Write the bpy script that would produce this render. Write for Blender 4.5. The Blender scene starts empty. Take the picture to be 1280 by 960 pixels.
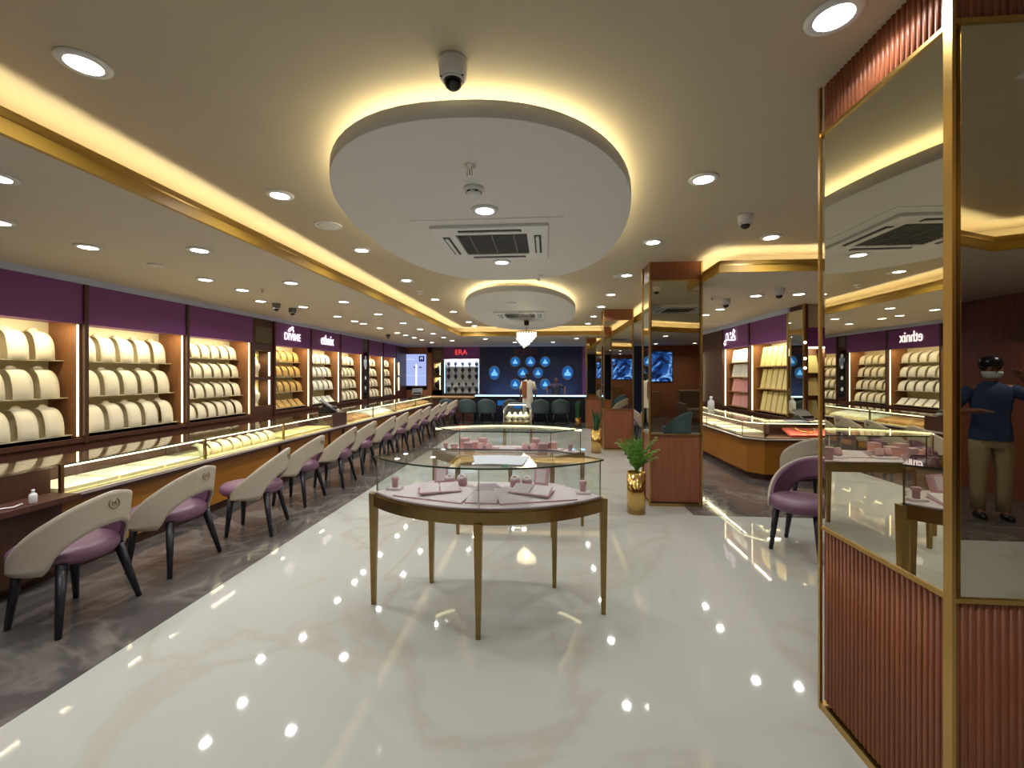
import bpy, math, random
from math import sin, cos, pi, radians as R
from mathutils import Matrix, Vector
random.seed(7)
S = bpy.context.scene
C = S.collection

# ------------------------------------------------------------------ camera, world, exposure
cd = bpy.data.cameras.new('camera'); cam = bpy.data.objects.new('camera', cd); C.objects.link(cam)
cam.location = (0, 0, 1.6); cam.rotation_euler = (R(90), 0, R(4.6))
cd.sensor_width = 36; cd.lens = 36 * 545 / 1280; cd.shift_y = -12 / 1280; cd.clip_start = .05
S.camera = cam
w = bpy.data.worlds.new('world'); S.world = w; w.use_nodes = True
w.node_tree.nodes['Background'].inputs[0].default_value = (.5, .5, .55, 1)
w.node_tree.nodes['Background'].inputs[1].default_value = .1
S.view_settings.view_transform = 'Standard'; S.view_settings.look = 'None'
S.view_settings.gamma = 1; S.view_settings.use_curve_mapping = False
S.view_settings.exposure = 0.6
S.cycles.use_denoising = True
S.cycles.max_bounces = 9; S.cycles.diffuse_bounces = 4; S.cycles.glossy_bounces = 6
S.cycles.transparent_max_bounces = 24; S.cycles.sample_clamp_indirect = 4
S.cycles.caustics_reflective = False; S.cycles.caustics_refractive = False
DOWN_W = 5.0        # watts of one recessed downlight
COVE_E = 14.0        # emission of the cove strips
ZM, ZL = 2.97, 2.71 # main and lower ceiling

# ------------------------------------------------------------------ materials
def srgb(r, g, b):
    f = lambda c: (c/255/12.92 if c <= 10 else ((c/255+.055)/1.055)**2.4)
    return (f(r), f(g), f(b), 1)
def mat(name, rgb, rough=.5, metal=0, emit=0, ecol=None, noise=0, scale=8, stretch=(1, 1, 1), spec=.5, bump=0, sample=None, coat=0):
    m = bpy.data.materials.new(name); m.use_nodes = True
    nt = m.node_tree; b = nt.nodes['Principled BSDF']
    col = srgb(*rgb)
    b.inputs['Base Color'].default_value = col
    b.inputs['Roughness'].default_value = rough; b.inputs['Metallic'].default_value = metal
    b.inputs['Specular IOR Level'].default_value = spec
    b.inputs['Coat Weight'].default_value = coat
    if emit:
        b.inputs['Emission Color'].default_value = srgb(*(ecol or rgb)); b.inputs['Emission Strength'].default_value = emit
    if noise or bump:
        tc = nt.nodes.new('ShaderNodeTexCoord'); mp = nt.nodes.new('ShaderNodeMapping')
        mp.inputs['Scale'].default_value = stretch
        nz = nt.nodes.new('ShaderNodeTexNoise'); nz.inputs['Scale'].default_value = scale; nz.inputs['Detail'].default_value = 5
        nt.links.new(tc.outputs['Object'], mp.inputs[0]); nt.links.new(mp.outputs[0], nz.inputs['Vector'])
        if noise:
            cr = nt.nodes.new('ShaderNodeValToRGB')
            cr.color_ramp.elements[0].position = .3; cr.color_ramp.elements[1].position = .7
            cr.color_ramp.elements[0].color = [c*(1-noise) for c in col[:3]]+[1]
            cr.color_ramp.elements[1].color = [min(1, c*(1+noise)) for c in col[:3]]+[1]
            nt.links.new(nz.outputs['Fac'], cr.inputs[0]); nt.links.new(cr.outputs[0], b.inputs['Base Color'])
        if bump:
            bp = nt.nodes.new('ShaderNodeBump'); bp.inputs['Strength'].default_value = bump; bp.inputs['Distance'].default_value = .01
            nt.links.new(nz.outputs['Fac'], bp.inputs['Height']); nt.links.new(bp.outputs[0], b.inputs['Normal'])
    if sample: m.cycles.emission_sampling = sample
    return m
def marble(name, base, vein, vein2, rough, scale, width, amount, mottle=.08, spec=.5):
    m = mat(name, base, rough, spec=spec); nt = m.node_tree; b = nt.nodes['Principled BSDF']
    L = nt.links.new; N = nt.nodes.new
    tc = N('ShaderNodeTexCoord')
    n1 = N('ShaderNodeTexNoise'); n1.inputs['Scale'].default_value = scale; n1.inputs['Detail'].default_value = 6; n1.inputs['Distortion'].default_value = 1.2
    L(tc.outputs['Object'], n1.inputs['Vector'])
    s = N('ShaderNodeMath'); s.operation = 'SUBTRACT'; s.inputs[1].default_value = .5; L(n1.outputs['Fac'], s.inputs[0])
    a = N('ShaderNodeMath'); a.operation = 'ABSOLUTE'; L(s.outputs[0], a.inputs[0])
    r = N('ShaderNodeValToRGB'); r.color_ramp.elements[0].position = 0; r.color_ramp.elements[1].position = width
    r.color_ramp.elements[0].color = (amount,)*3+(1,); r.color_ramp.elements[1].color = (0, 0, 0, 1); L(a.outputs[0], r.inputs[0])
    n2 = N('ShaderNodeTexNoise'); n2.inputs['Scale'].default_value = scale*.6; n2.inputs['Detail'].default_value = 4
    mpp = N('ShaderNodeMapping'); mpp.inputs['Location'].default_value = (7, 3, 1); L(tc.outputs['Object'], mpp.inputs[0]); L(mpp.outputs[0], n2.inputs['Vector'])
    r2 = N('ShaderNodeValToRGB'); r2.color_ramp.elements[0].position = .35; r2.color_ramp.elements[1].position = .65
    r2.color_ramp.elements[0].color = srgb(*base); r2.color_ramp.elements[1].color = srgb(*vein2); L(n2.outputs['Fac'], r2.inputs[0])
    mx = N('ShaderNodeMix'); mx.data_type = 'RGBA'; L(r.outputs[0], mx.inputs[0]); L(r2.outputs[0], mx.inputs[6]); mx.inputs[7].default_value = srgb(*vein)
    L(mx.outputs[2], b.inputs['Base Color'])
    return m
def glassmat(name, tint, refl=.05, power=4):
    m = bpy.data.materials.new(name); m.use_nodes = True; nt = m.node_tree; nt.nodes.clear(); L = nt.links.new; N = nt.nodes.new
    o = N('ShaderNodeOutputMaterial'); t = N('ShaderNodeBsdfTransparent'); t.inputs[0].default_value = tint+(1,)
    g = N('ShaderNodeBsdfGlossy'); g.inputs['Roughness'].default_value = .01; g.inputs[0].default_value = (1, 1, 1, 1)
    lw = N('ShaderNodeLayerWeight'); lw.inputs[0].default_value = .5
    p = N('ShaderNodeMath'); p.operation = 'POWER'; p.inputs[1].default_value = power; L(lw.outputs['Facing'], p.inputs[0])
    q = N('ShaderNodeMath'); q.operation = 'MULTIPLY_ADD'; q.inputs[1].default_value = .6; q.inputs[2].default_value = refl; L(p.outputs[0], q.inputs[0])
    mx = N('ShaderNodeMixShader'); L(q.outputs[0], mx.inputs[0]); L(t.outputs[0], mx.inputs[1]); L(g.outputs[0], mx.inputs[2]); L(mx.outputs[0], o.inputs[0])
    return m
def emat(name, rgb, strength, sample='AUTO'):
    m = bpy.data.materials.new(name); m.use_nodes = True; nt = m.node_tree; nt.nodes.clear()
    o = nt.nodes.new('ShaderNodeOutputMaterial'); e = nt.nodes.new('ShaderNodeEmission')
    e.inputs[0].default_value = srgb(*rgb); e.inputs[1].default_value = strength; nt.links.new(e.outputs[0], o.inputs[0])
    m.cycles.emission_sampling = sample
    return m
def bluemat():
    m = mat('blue abstract print', (10, 25, 60), .3); nt = m.node_tree; b = nt.nodes['Principled BSDF']
    tc = nt.nodes.new('ShaderNodeTexCoord'); v = nt.nodes.new('ShaderNodeTexNoise'); v.inputs['Scale'].default_value = 2.2; v.inputs['Distortion'].default_value = 2.2
    cr = nt.nodes.new('ShaderNodeValToRGB'); e = cr.color_ramp.elements
    e[0].position = .38; e[0].color = srgb(8, 16, 45); e[1].position = .68; e[1].color = srgb(110, 165, 235)
    k = e.new(.52); k.color = srgb(25, 70, 150)
    nt.links.new(tc.outputs['Object'], v.inputs['Vector']); nt.links.new(v.outputs['Fac'], cr.inputs[0]); nt.links.new(cr.outputs[0], b.inputs['Base Color'])
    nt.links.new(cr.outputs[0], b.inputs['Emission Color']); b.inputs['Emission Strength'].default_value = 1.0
    return m
K = {}
K['ceil'] = mat('tan ceiling paint', (194, 181, 158), .75, noise=.03, scale=1.5)
K['ceil2'] = mat('beige lower ceiling paint', (212, 202, 188), .7, noise=.03, scale=1.5)
K['white'] = mat('white paint', (222, 220, 215), .6)
K['plastic'] = mat('white plastic', (225, 225, 225), .35)
K['goldpaint'] = mat('mustard gold fascia', (190, 150, 60), .45)
K['gold'] = mat('brushed gold trim', (196, 162, 96), .3, 1)
K['bronze'] = mat('bronze metal frame', (150, 125, 80), .3, 1, noise=.06, scale=20)
K['chrome'] = mat('steel rail', (225, 220, 214), .35, .8)
K['floor'] = marble('polished cream marble floor', (180, 181, 174), (166, 158, 138), (187, 189, 184), .035, .5, .03, .4, spec=.5)
K['dark'] = marble('polished dark grey marble floor', (98, 92, 88), (136, 130, 124), (76, 72, 73), .07, 1.1, .05, .45)
K['wood'] = mat('reddish brown wood veneer', (142, 84, 56), .42, noise=.16, scale=5, stretch=(8, 8, .6))
K['wooddk'] = mat('dark walnut veneer', (74, 44, 32), .4, noise=.15, scale=5, stretch=(8, 8, .6))
K['niche'] = mat('niche side wood', (132, 88, 54), .4, noise=.12, scale=5, stretch=(8, 8, .6))
K['amber'] = mat('amber lacquered panel', (176, 116, 34), .35, noise=.08, scale=3)
K['purple'] = mat('purple header panel', (122, 62, 132), .45)
K['gap_strip'] = mat('blue grey shadow cornice', (196, 206, 236), .5)  # the bluish shade of the gap above the headers, painted as a strip
K['cream'] = mat('cream leatherette', (236, 226, 196), .6)
K['ivory'] = mat('ivory white leatherette', (244, 242, 228), .6)
K['ochre'] = mat('ochre velvet', (200, 160, 92), .75)
K['brownv'] = mat('tan brown suede', (172, 134, 88), .75)
K['pinkt'] = mat('pink patterned leatherette', (222, 160, 158), .6, noise=.1, scale=40)
K['speck'] = mat('white speckled board', (226, 226, 216), .6, noise=.12, scale=45)
K['yellowc'] = mat('pale yellow velvet', (226, 208, 140), .7)
K['backp'] = mat('champagne back panel', (206, 196, 160), .5)
K['lilac'] = mat('pale lilac suede', (226, 208, 216), .7)
K['pink'] = mat('dusty pink suede', (206, 160, 166), .7)
K['glass'] = glassmat('clear glass', (.96, .985, .97))
K['edge'] = mat('green glass edge', (38, 62, 52), .15)
K['mirror'] = mat('tinted mirror', (222, 218, 200), .0, 1)
K['beige'] = mat('taupe beige leather', (180, 169, 152), .5, noise=.03, scale=30)
K['plum'] = mat('plum leather', (108, 74, 96), .42)
K['leg'] = mat('near black leg', (24, 24, 34), .35)
K['teal'] = mat('slate blue leather', (84, 112, 128), .5)
K['tealdk'] = mat('dark grey green fabric', (62, 78, 80), .6)
K['black'] = mat('black plastic', (18, 18, 20), .3)
K['dome'] = mat('smoked dome', (14, 15, 18), .05)
K['navy'] = mat('navy blue wall', (14, 30, 66), .5)
K['navydk'] = mat('navy black panel', (10, 14, 30), .4)
K['leaf'] = mat('bright green leaf', (90, 140, 40), .5, noise=.25, scale=8)
K['leafdk'] = mat('dark green leaf', (38, 82, 46), .5, noise=.25, scale=8)
K['soil'] = mat('dark soil', (40, 28, 20), .9)
K['paper'] = mat('white paper', (196, 202, 212), .7)
K['grille'] = mat('dark grey grille', (92, 92, 90), .5)
K['darkslot'] = mat('dark slot', (25, 25, 25), .6)
K['red'] = emat('red lettering', (205, 60, 60), 1.2, 'NONE')
K['reddim'] = mat('dim red lettering', (120, 40, 55), .5)
K['signw'] = emat('lit white lettering', (255, 238, 240), 1.3, 'NONE')
K['lamp'] = emat('cool white diffuser', (255, 252, 245), 9, 'NONE')
K['cove'] = emat('warm cove led', (255, 243, 196), COVE_E, 'FRONT_BACK')
K['led'] = emat('neutral warm led', (255, 238, 184), 3.8)
K['ledb'] = emat('ice blue led', (150, 215, 255), 3.5)
K['screen'] = emat('lavender display', (150, 162, 208), .95, 'NONE')
K['screenw'] = emat('white display stripe', (235, 235, 250), 1.0, 'NONE')
K['screendk'] = emat('navy display logo', (30, 36, 100), .8, 'NONE')
K['bluebk'] = emat('blue backlight', (40, 105, 175), .55, 'NONE')
K['bluebust'] = emat('pale blue lit bust', (110, 175, 235), .95, 'NONE')
K['print'] = bluemat()
K['skin'] = mat('skin', (120, 78, 56), .55)
K['hair'] = mat('black hair', (16, 13, 12), .6)
K['denim'] = mat('navy cotton shirt', (34, 52, 92), .8)
K['khaki'] = mat('khaki cotton', (150, 132, 104), .8)
K['creamcl'] = mat('cream cotton', (228, 218, 196), .8)
K['rust'] = mat('rust shawl', (150, 86, 52), .8)
K['pattern'] = mat('dark patterned cotton', (62, 60, 80), .8, noise=.6, scale=22)
K['crystal'] = mat('glowing crystal', (255, 246, 226), .1, emit=1.8, ecol=(255, 238, 205), sample='NONE')
K['tanwall'] = mat('dark brown wall panel', (150, 92, 62), .45, noise=.12, scale=3, stretch=(6, 6, .5))
K['sofa'] = mat('taupe quilted fabric', (120, 98, 76), .8, noise=.1, scale=25)

# ------------------------------------------------------------------ mesh building
class B:
    def __init__(s): s.v = []; s.f = []; s.sm = []; s.M = Matrix.Identity(4)
    def add(s, vs, fs, smooth=False):
        o = len(s.v); s.v += [tuple(s.M @ Vector(p)) for p in vs]
        s.f += [tuple(i+o for i in f) for f in fs]; s.sm += [smooth]*len(fs); return s
    def box(s, x0, y0, z0, x1, y1, z1):
        x0, x1 = sorted((x0, x1)); y0, y1 = sorted((y0, y1)); z0, z1 = sorted((z0, z1))
        return s.add([(x0,y0,z0),(x1,y0,z0),(x1,y1,z0),(x0,y1,z0),(x0,y0,z1),(x1,y0,z1),(x1,y1,z1),(x0,y1,z1)],
              [(0,3,2,1),(4,5,6,7),(0,1,5,4),(1,2,6,5),(2,3,7,6),(3,0,4,7)])
    def prism(s, pts, z0, z1, smooth=False):
        n = len(pts)
        if sum(pts[i][0]*pts[(i+1)%n][1]-pts[(i+1)%n][0]*pts[i][1] for i in range(n)) < 0: pts = pts[::-1]
        s.add([(x,y,z0) for x,y in pts]+[(x,y,z1) for x,y in pts], [tuple(range(n))[::-1], tuple(range(n,2*n))])
        return s.add([(x,y,z0) for x,y in pts]+[(x,y,z1) for x,y in pts], [(i,(i+1)%n,n+(i+1)%n,n+i) for i in range(n)], smooth)
    def lathe(s, prof, c=(0,0,0), n=24, sx=1, sy=1, smooth=True):
        vs = []; fs = []; m = len(prof)
        for r, z in prof:
            for i in range(n):
                a = 2*pi*i/n; vs.append((c[0]+r*cos(a)*sx, c[1]+r*sin(a)*sy, c[2]+z))
        for j in range(m-1):
            for i in range(n):
                k = (i+1) % n; fs.append((j*n+i, j*n+k, (j+1)*n+k, (j+1)*n+i))
        s.add(vs, fs, smooth)
        if prof[0][0] > 1e-4: s.add(vs[:n], [tuple(range(n))[::-1]])
        if prof[-1][0] > 1e-4: s.add(vs[-n:], [tuple(range(n))])
        return s
    def tube(s, pts, rad, n=10, smooth=True):
        if not hasattr(rad, '__len__'): rad = [rad]*len(pts)
        P = [Vector(p) for p in pts]; vs = []; fs = []
        for i, p in enumerate(P):
            t = (P[min(i+1, len(P)-1)]-P[max(i-1, 0)]).normalized()
            a = Vector((0,0,1)) if abs(t.z) < .9 else Vector((1,0,0))
            u = t.cross(a).normalized(); q = t.cross(u)
            for k in range(n):
                g = 2*pi*k/n; vs.append(tuple(p+(u*cos(g)+q*sin(g))*rad[i]))
        for i in range(len(P)-1):
            for k in range(n):
                h = (k+1) % n; fs.append((i*n+k, (i+1)*n+k, (i+1)*n+h, i*n+h))
        s.add(vs, fs, smooth)
        return s.add(vs, [tuple(range(n)), tuple(range(len(vs)-n, len(vs)))[::-1]])
    def grid(s, rows, close=False, smooth=True):
        n = len(rows[0]); vs = [p for r in rows for p in r]; fs = []
        for j in range(len(rows)-1):
            for i in range(n if close else n-1):
                k = (i+1) % n; fs.append((j*n+i, j*n+k, (j+1)*n+k, (j+1)*n+i))
        return s.add(vs, fs, smooth)
    def band(s, path, o0, o1, z0, z1, closed=False, smooth=False):
        a = offset(path, o0, closed); b = offset(path, o1, closed); n = len(path)
        for i in range(n if closed else n-1):
            k = (i+1) % n; q = [a[i], a[k], b[k], b[i]]
            vs = [(x,y,z0) for x,y in q]+[(x,y,z1) for x,y in q]
            fs = [(0,3,2,1),(4,5,6,7),(0,1,5,4),(2,3,7,6)]
            if not closed and i == 0: fs.append((3,0,4,7))
            if not closed and i == n-2: fs.append((1,2,6,5))
            s.add(vs, fs)
        return s
    def mesh(s, name, m):
        me = bpy.data.meshes.new(name); me.from_pydata(s.v, [], s.f)
        me.polygons.foreach_set('use_smooth', s.sm); me.materials.append(m)
        import bmesh
        bm = bmesh.new(); bm.from_mesh(me); bmesh.ops.remove_doubles(bm, verts=bm.verts, dist=1e-5); bmesh.ops.recalc_face_normals(bm, faces=bm.faces); bm.to_mesh(me); bm.free()
        return me
    def build(s, name, m, parent=None, bevel=0):
        o = bpy.data.objects.new(name, s.mesh(name, m)); C.objects.link(o); o.parent = parent
        if bevel:
            b = o.modifiers.new('bevel', 'BEVEL'); b.width = bevel; b.segments = 2; b.limit_method = 'ANGLE'
        return o
def offset(path, d, closed=False):
    n = len(path); out = []
    for i in range(n):
        p = Vector(path[i]).to_2d()
        if closed: a = Vector(path[i-1]).to_2d(); b = Vector(path[(i+1) % n]).to_2d()
        else: a = Vector(path[max(i-1, 0)]).to_2d(); b = Vector(path[min(i+1, n-1)]).to_2d()
        t1 = (p-a) if (p-a).length > 1e-6 else (b-p); t2 = (b-p) if (b-p).length > 1e-6 else (p-a)
        t1 = t1.normalized(); t2 = t2.normalized(); n1 = Vector((-t1.y, t1.x)); n2 = Vector((-t2.y, t2.x))
        m = (n1+n2).normalized(); q = p + m*(d/max(.3, m.dot(n1))); out.append((q.x, q.y))
    return out
def tag(o, label, cat, group=None, kind=None):
    o['label'] = label; o['category'] = cat
    if group: o['group'] = group
    if kind: o['kind'] = kind
    return o
def thing(name, label, cat, loc=(0,0,0), rz=0, group=None, kind=None):
    o = bpy.data.objects.new(name, None); C.objects.link(o); o.location = loc; o.rotation_euler = (0,0,rz); o.empty_display_size = .1
    return tag(o, label, cat, group, kind)
def place(name, me, label, cat, loc, rz=0, group=None, rx=0):
    o = bpy.data.objects.new(name, me); C.objects.link(o); o.location = loc; o.rotation_euler = (rx,0,rz)
    return tag(o, label, cat, group)
KIDS = {}
def reg(root, *kids): pass
def copy_tree(o, parent=None):
    c = o.copy(); C.objects.link(c); c.parent = parent
    for ch in list(o.children): copy_tree(ch, c)
    return c
def dup(o, loc, rz, label, group=None):
    c = copy_tree(o); c.location = loc; c.rotation_euler = (0,0,rz); c['label'] = label
    if group: c['group'] = group
    return c
def struct(name, b, m, bevel=0):
    o = b.build(name, m, None, bevel); o['kind'] = 'structure'; return o
def text(name, s, size, m, parent, loc, rot=(pi/2,0,0), ext=.006, shear=0, sx=1, spacing=1):
    cu = bpy.data.curves.new(name, 'FONT'); cu.body = s; cu.size = size; cu.extrude = ext; cu.align_x = 'CENTER'; cu.align_y = 'CENTER'
    cu.shear = shear; cu.space_character = spacing; cu.materials.append(m)
    tmp = bpy.data.objects.new(name, cu); me = bpy.data.meshes.new_from_object(tmp); bpy.data.objects.remove(tmp)
    if not me.materials: me.materials.append(m)
    o = bpy.data.objects.new(name, me); C.objects.link(o); o.parent = parent; o.location = loc; o.rotation_euler = rot; o.scale = (sx,1,1)
    return o
def light(name, kind, parent, loc, rot, power, col, size=.1, size_y=None, spread=None):
    l = bpy.data.lights.new(name, 'AREA' if kind != 'POINT' else 'POINT'); l.energy = power; l.color = col
    if kind == 'POINT': l.shadow_soft_size = size
    else:
        l.shape = kind; l.size = size
        if size_y: l.size_y = size_y
        if spread: l.spread = spread
    o = bpy.data.objects.new(name, l); C.objects.link(o); o.parent = parent; o.location = loc; o.rotation_euler = rot
    return o
ORD = ['first','second','third','fourth','fifth','sixth','seventh','eighth','ninth','tenth','eleventh','twelfth','thirteenth','fourteenth','fifteenth','sixteenth','seventeenth','eighteenth']

# ------------------------------------------------------------------ shell of the room
XL, XR, XRN, YB, YF = -5.36, 4.05, 6.4, -6.3, 16.3
struct('floor', B().box(-5.95, YB-.1, -.12, XRN+.1, YF+.5, 0), K['floor'])
struct('floor_left', B().box(-5.81, YB, 0, -2.47, YF+.4, .003), K['dark'])
struct('floor_right', B().prism([(1.66,5.1),(XRN,5.1),(XRN,YF),(1.66,YF)], 0, .003), K['dark'])
struct('floor_back', B().box(-2.47, 13.1, 0, 1.66, YF+.4, .003), K['dark'])
struct('floor_front', B().prism([(1.9,YB),(XRN,YB),(XRN,-1.5),(1.9,-1.5)], 0, .003), K['dark'])
struct('ceiling', B().box(-5.95, YB-.1, ZM, XRN+.1, YF+.5, ZM+.1), K['ceil'])
lowL = [(-2.5,12.5),(-2.5,YB),(-5.81,YB),(-5.81,YF+.4),(XRN,YF+.4),(XRN,4.9),(1.87,4.9),(1.87,12.5)]
struct('ceiling_lower', B().prism(lowL[:4]+[(-2.5,YF+.4)], ZL, ZL+.04), K['ceil2'])
struct('ceiling_lower_back', B().box(-2.5,12.5,ZL,1.87,YF+.4,ZL+.04), K['ceil2'])
struct('ceiling_lower_right', B().box(1.87,4.9,ZL,XRN,YF+.4,ZL+.04), K['ceil2'])
struct('ceiling_lower_front', B().prism([(2.3,YB),(XRN,YB),(XRN,.2),(4.0,-1.2),(2.3,-.4)], ZL, ZL+.04), K['ceil2'])
def cove(path, n):   # the low side is on the LEFT of the path
    struct('trim_%d' % n, B().band(path, -.012, .02, ZL-.004, ZL+.075).band(path, 0, .02, ZL+.075, ZL+.125), K['goldpaint'])
    struct('trim_%d' % (n+1), B().band(path, -.016, -.002, ZL+.07, ZL+.08), K['gold'])
    o = B().band(path, .06, .085, ZL+.045, ZL+.06).build('cove_light', K['cove'])
    tag(o, ['warm LED strip in the long cove of the left ceiling edge','warm LED strip in the cove above the right hand counters','warm LED strip in the cove over the seating area by the entrance'][n//3], 'led strip')
    struct('trim_%d' % (n+2), B().band(path, .34, .36, ZL+.04, ZM), K['ceil'])
cove([(1.87,12.5),(-2.5,12.5),(-2.5,YB)][::-1], 1)
cove([(1.87,12.5),(1.87,4.9),(XRN,4.9)], 4)
cove([(XRN,.2),(4.0,-1.2),(2.3,-.4),(2.3,YB)], 7)
struct('wall_left', B().box(-5.95,YB,0,-5.81,YF+.5,ZM).box(-5.81,YB,0,-5.36,3.2,ZL), K['wooddk'])
struct('wall_back', B().box(-5.8,YF+.35,0,XRN,YF+.45,ZM), K['wooddk'])
struct('wall_behind_camera', B().box(-5.8,YB-.1,0,XRN,YB,ZM), K['tanwall'])
struct('wall_right', B().box(XRN,YB,0,XRN+.1,YF+.4,ZM), K['tanwall'])
struct('wall_partition', B().box(XR+.45,7.55,0,XR+.55,YF+.3,ZL).box(XR+.55,7.85,0,XRN,7.95,ZL), K['wooddk'])
struct('trim_11', B().box(-5.36,3.2,2.64,-5.31,YF,ZL), K['gap_strip'])
struct('trim_12', B().box(XR-.05,7.6,2.63,XR,YF,ZL), K['gap_strip'])
struct('trim_13', B().box(-5.36,YF-.06,2.64,XR,YF,ZL), K['gap_strip'])
struct('trim_14', B().box(4.3,7.55,2.64,XRN,7.6,ZL), K['gap_strip'])
struct('wall_behind_showcase_gaps', B().box(-5.81,15.6,0,-5.36,16.3,2.64).box(XR,10.4,0,XR+.45,11.7,2.63).box(XR,11.9,0,XR+.45,YF,2.63), K['wooddk'])

# ------------------------------------------------------------------ ceiling ovals with light ring
def superell(cx, cy, a, b, e=2.35, n=72):
    p = []
    for i in range(n):
        t = 2*pi*i/n; c, s_ = cos(t), sin(t)
        p.append((cx+a*math.copysign(abs(c)**(2/e), c), cy+b*math.copysign(abs(s_)**(2/e), s_)))
    return p
def oval(cx, cy, a, b, label, e=2.35):
    t = thing('ceiling_oval', label, 'ceiling panel', (cx, cy, ZM))
    bb = B(); P = superell(0,0,a,b,e)
    bb.prism(P, -.17, -.105, True); bb.band(P, 0, .03, -.105, -.086, True); bb.build('oval_disc', K['white'], t)
    B().prism(superell(0,0,a-.3,b-.3,e), -.105, 0, True).build('hanging_core', K['ceil'], t)
    B().band(superell(0,0,a-.12,b-.12,e), -.02, .0, -.10, -.085, True).build('light_ring', K['cove'], t)
    return t
oval(-.455, 3.77, 1.09, 1.76, 'large white oval dropped ceiling panel with glowing rim, nearest the entrance')
oval(-.5, 9.0, 1.06, 2.75, 'second oval dropped ceiling panel, the one holding the chandelier', 2.2)

# ------------------------------------------------------------------ downlights
dl = thing('downlight', 'x', 'downlight', (0,0,0))
B().lathe([(.058,-.002),(.07,-.014),(.095,-.010),(.1,0)], n=24).build('trim_ring', K['plastic'], dl)
B().lathe([(.0,-.012),(.066,-.012)], n=20).build('diffuser', K['lamp'], dl)
light('downlight_lamp', 'DISK', dl, (0,0,-.02), (0,0,0), DOWN_W, (1,.985,.955), .08, spread=R(150))
first = [True]
def down(x, y, z, label, group=None):
    if first[0]: first[0] = False; dl.location = (x,y,z); dl['label'] = label; o = dl
    else: o = dup(dl, (x,y,z), 0, label)
    o['group'] = group
for i, y in enumerate([-2.6,-1.1,.35,1.76,3.17,4.64,6.17,7.8,9.33,11.2,12.1]):  # first two, behind the camera, added to brighten the mirrored back room
    down(-2.03, y, ZM, 'round downlight on the main ceiling beside the left cove, %s from the entrance' % ORD[i], 'downlights beside the left cove')
for i, y in enumerate([-2.6,-1.1,.35,1.755,3.145,4.6,6.1,7.57,8.9,10.35,11.8]):  # here too the first two are added behind the camera for brightness
    down(1.09, y, ZM, 'round downlight on the main ceiling beside the pillar row, %s from the entrance' % ORD[i], 'downlights beside the pillars')
down(2.22, 4.53, ZM, 'round downlight on the main ceiling right of the front pillar gap', 'downlights in the right bay')
down(3.6, 2.6, ZM, 'round downlight over the seating area behind the mirrored pillar', 'downlights in the right bay')
down(4.6, 1.1, ZM, 'round downlight near the entrance seen only in the mirror', 'downlights in the right bay')
down(-.452, 3.15, ZM-.17, 'downlight on the large white oval panel, near side of its air conditioner', 'downlights on the oval')
down(-.48, 4.62, ZM-.17, 'downlight on the large white oval panel, far side of its air conditioner', 'downlights on the oval')
for i, y in enumerate([.8,2.2,3.64,5.03,6.4,7.75,9.15,10.4,11.6,12.8,14.0]):
    down(-3.08, y, ZL, 'round downlight over the left chair row, %s from the entrance' % ORD[i], 'downlights over the left chairs')
for i, y in enumerate([1.6,2.85,3.476,4.78,5.4,6.245,6.82,7.99,8.73,9.17,10.1,11.3,12.0,12.8,13.6,14.8]):
    down(-3.97 if i != 5 else -4.3, y, ZL, 'round downlight over the left display counters, %s from the entrance' % ORD[i], 'downlights over the left counters')
for i, (x, y) in enumerate([(2.92,6.37),(3.45,6.29),(2.92,7.64),(2.92,8.33),(2.9,9.8),(2.9,11.4),(2.9,13.2)]):
    down(x, y, ZL, 'round downlight over the right counter, %s from the entrance' % ORD[i], 'downlights over the right counter')
for i, x in enumerate([-1.9,-1.1,-.9,.2,.9,1.4]):
    down(x, [13.4,14.9,13.5,14.9,13.5,14.6][i], ZL, 'round downlight before the blue back wall, %s from the screen side' % ORD[i], 'downlights at the back')
for i, (x, y) in enumerate([(3.4,-2.0),(5.5,-1.9),(3.9,-5.2),(5.2,-5.0)]):
    down(x, y, ZL, 'round downlight over the waiting corner, %s' % ['nearest the front pillar','nearest the wall shelves','before the blue picture','above the sofa'][i], 'downlights over the waiting corner')

# ------------------------------------------------------------------ ceiling equipment
def domecam(x, y, z, s, label, black=False):
    t = thing('dome_camera', label, 'security camera', (x,y,z))
    B().lathe([(.0,0),(.068*s,0),(.068*s,-.012*s),(.062*s,-.075*s),(.052*s,-.088*s),(0,-.088*s)], n=28).build('housing', K['plastic'] if not black else K['grille'], t)
    pr = [(.044*s,-.086*s)]+[(.044*s*cos(a), -.09*s-.044*s*sin(a)) for a in [i*pi/2/7 for i in range(8)]]
    B().lathe(pr, n=24).build('lens_dome', K['dome'], t)
    B().lathe([(.048*s,-.086*s),(.054*s,-.088*s),(.05*s,-.094*s)], n=28).build('dome_ring', K['plastic'], t)
    for k in (-1, 1): B().lathe([(0,-.003),(.005*s,-.002),(.005*s,0)], c=(k*.05*s,-.03*s,-.086*s), n=8).build('screw', K['darkslot'], t)
    return t
domecam(-.41, 1.88, ZM, .95, 'white dome security camera on the ceiling above the large oval')
domecam(-4.22, 6.5, ZL, .9, 'small dome camera over the left counters, nearer of the close pair', True)
domecam(-4.26, 7.0, ZL, .9, 'small dome camera over the left counters, farther of the close pair', True)
domecam(-4.40, 11.8, ZL, .9, 'small dome camera far down the left ceiling by the lit screen', True)
domecam(2.63, 6.67, ZL, .95, 'dome camera over the right counter, the one nearer the middle pillar')
domecam(3.0, 5.91, ZL, .95, 'dome camera on the lower right ceiling near the gold cove')
domecam(1.70, 3.9, ZM, .9, 'flat white dome camera on the main ceiling between two pillars')
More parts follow.
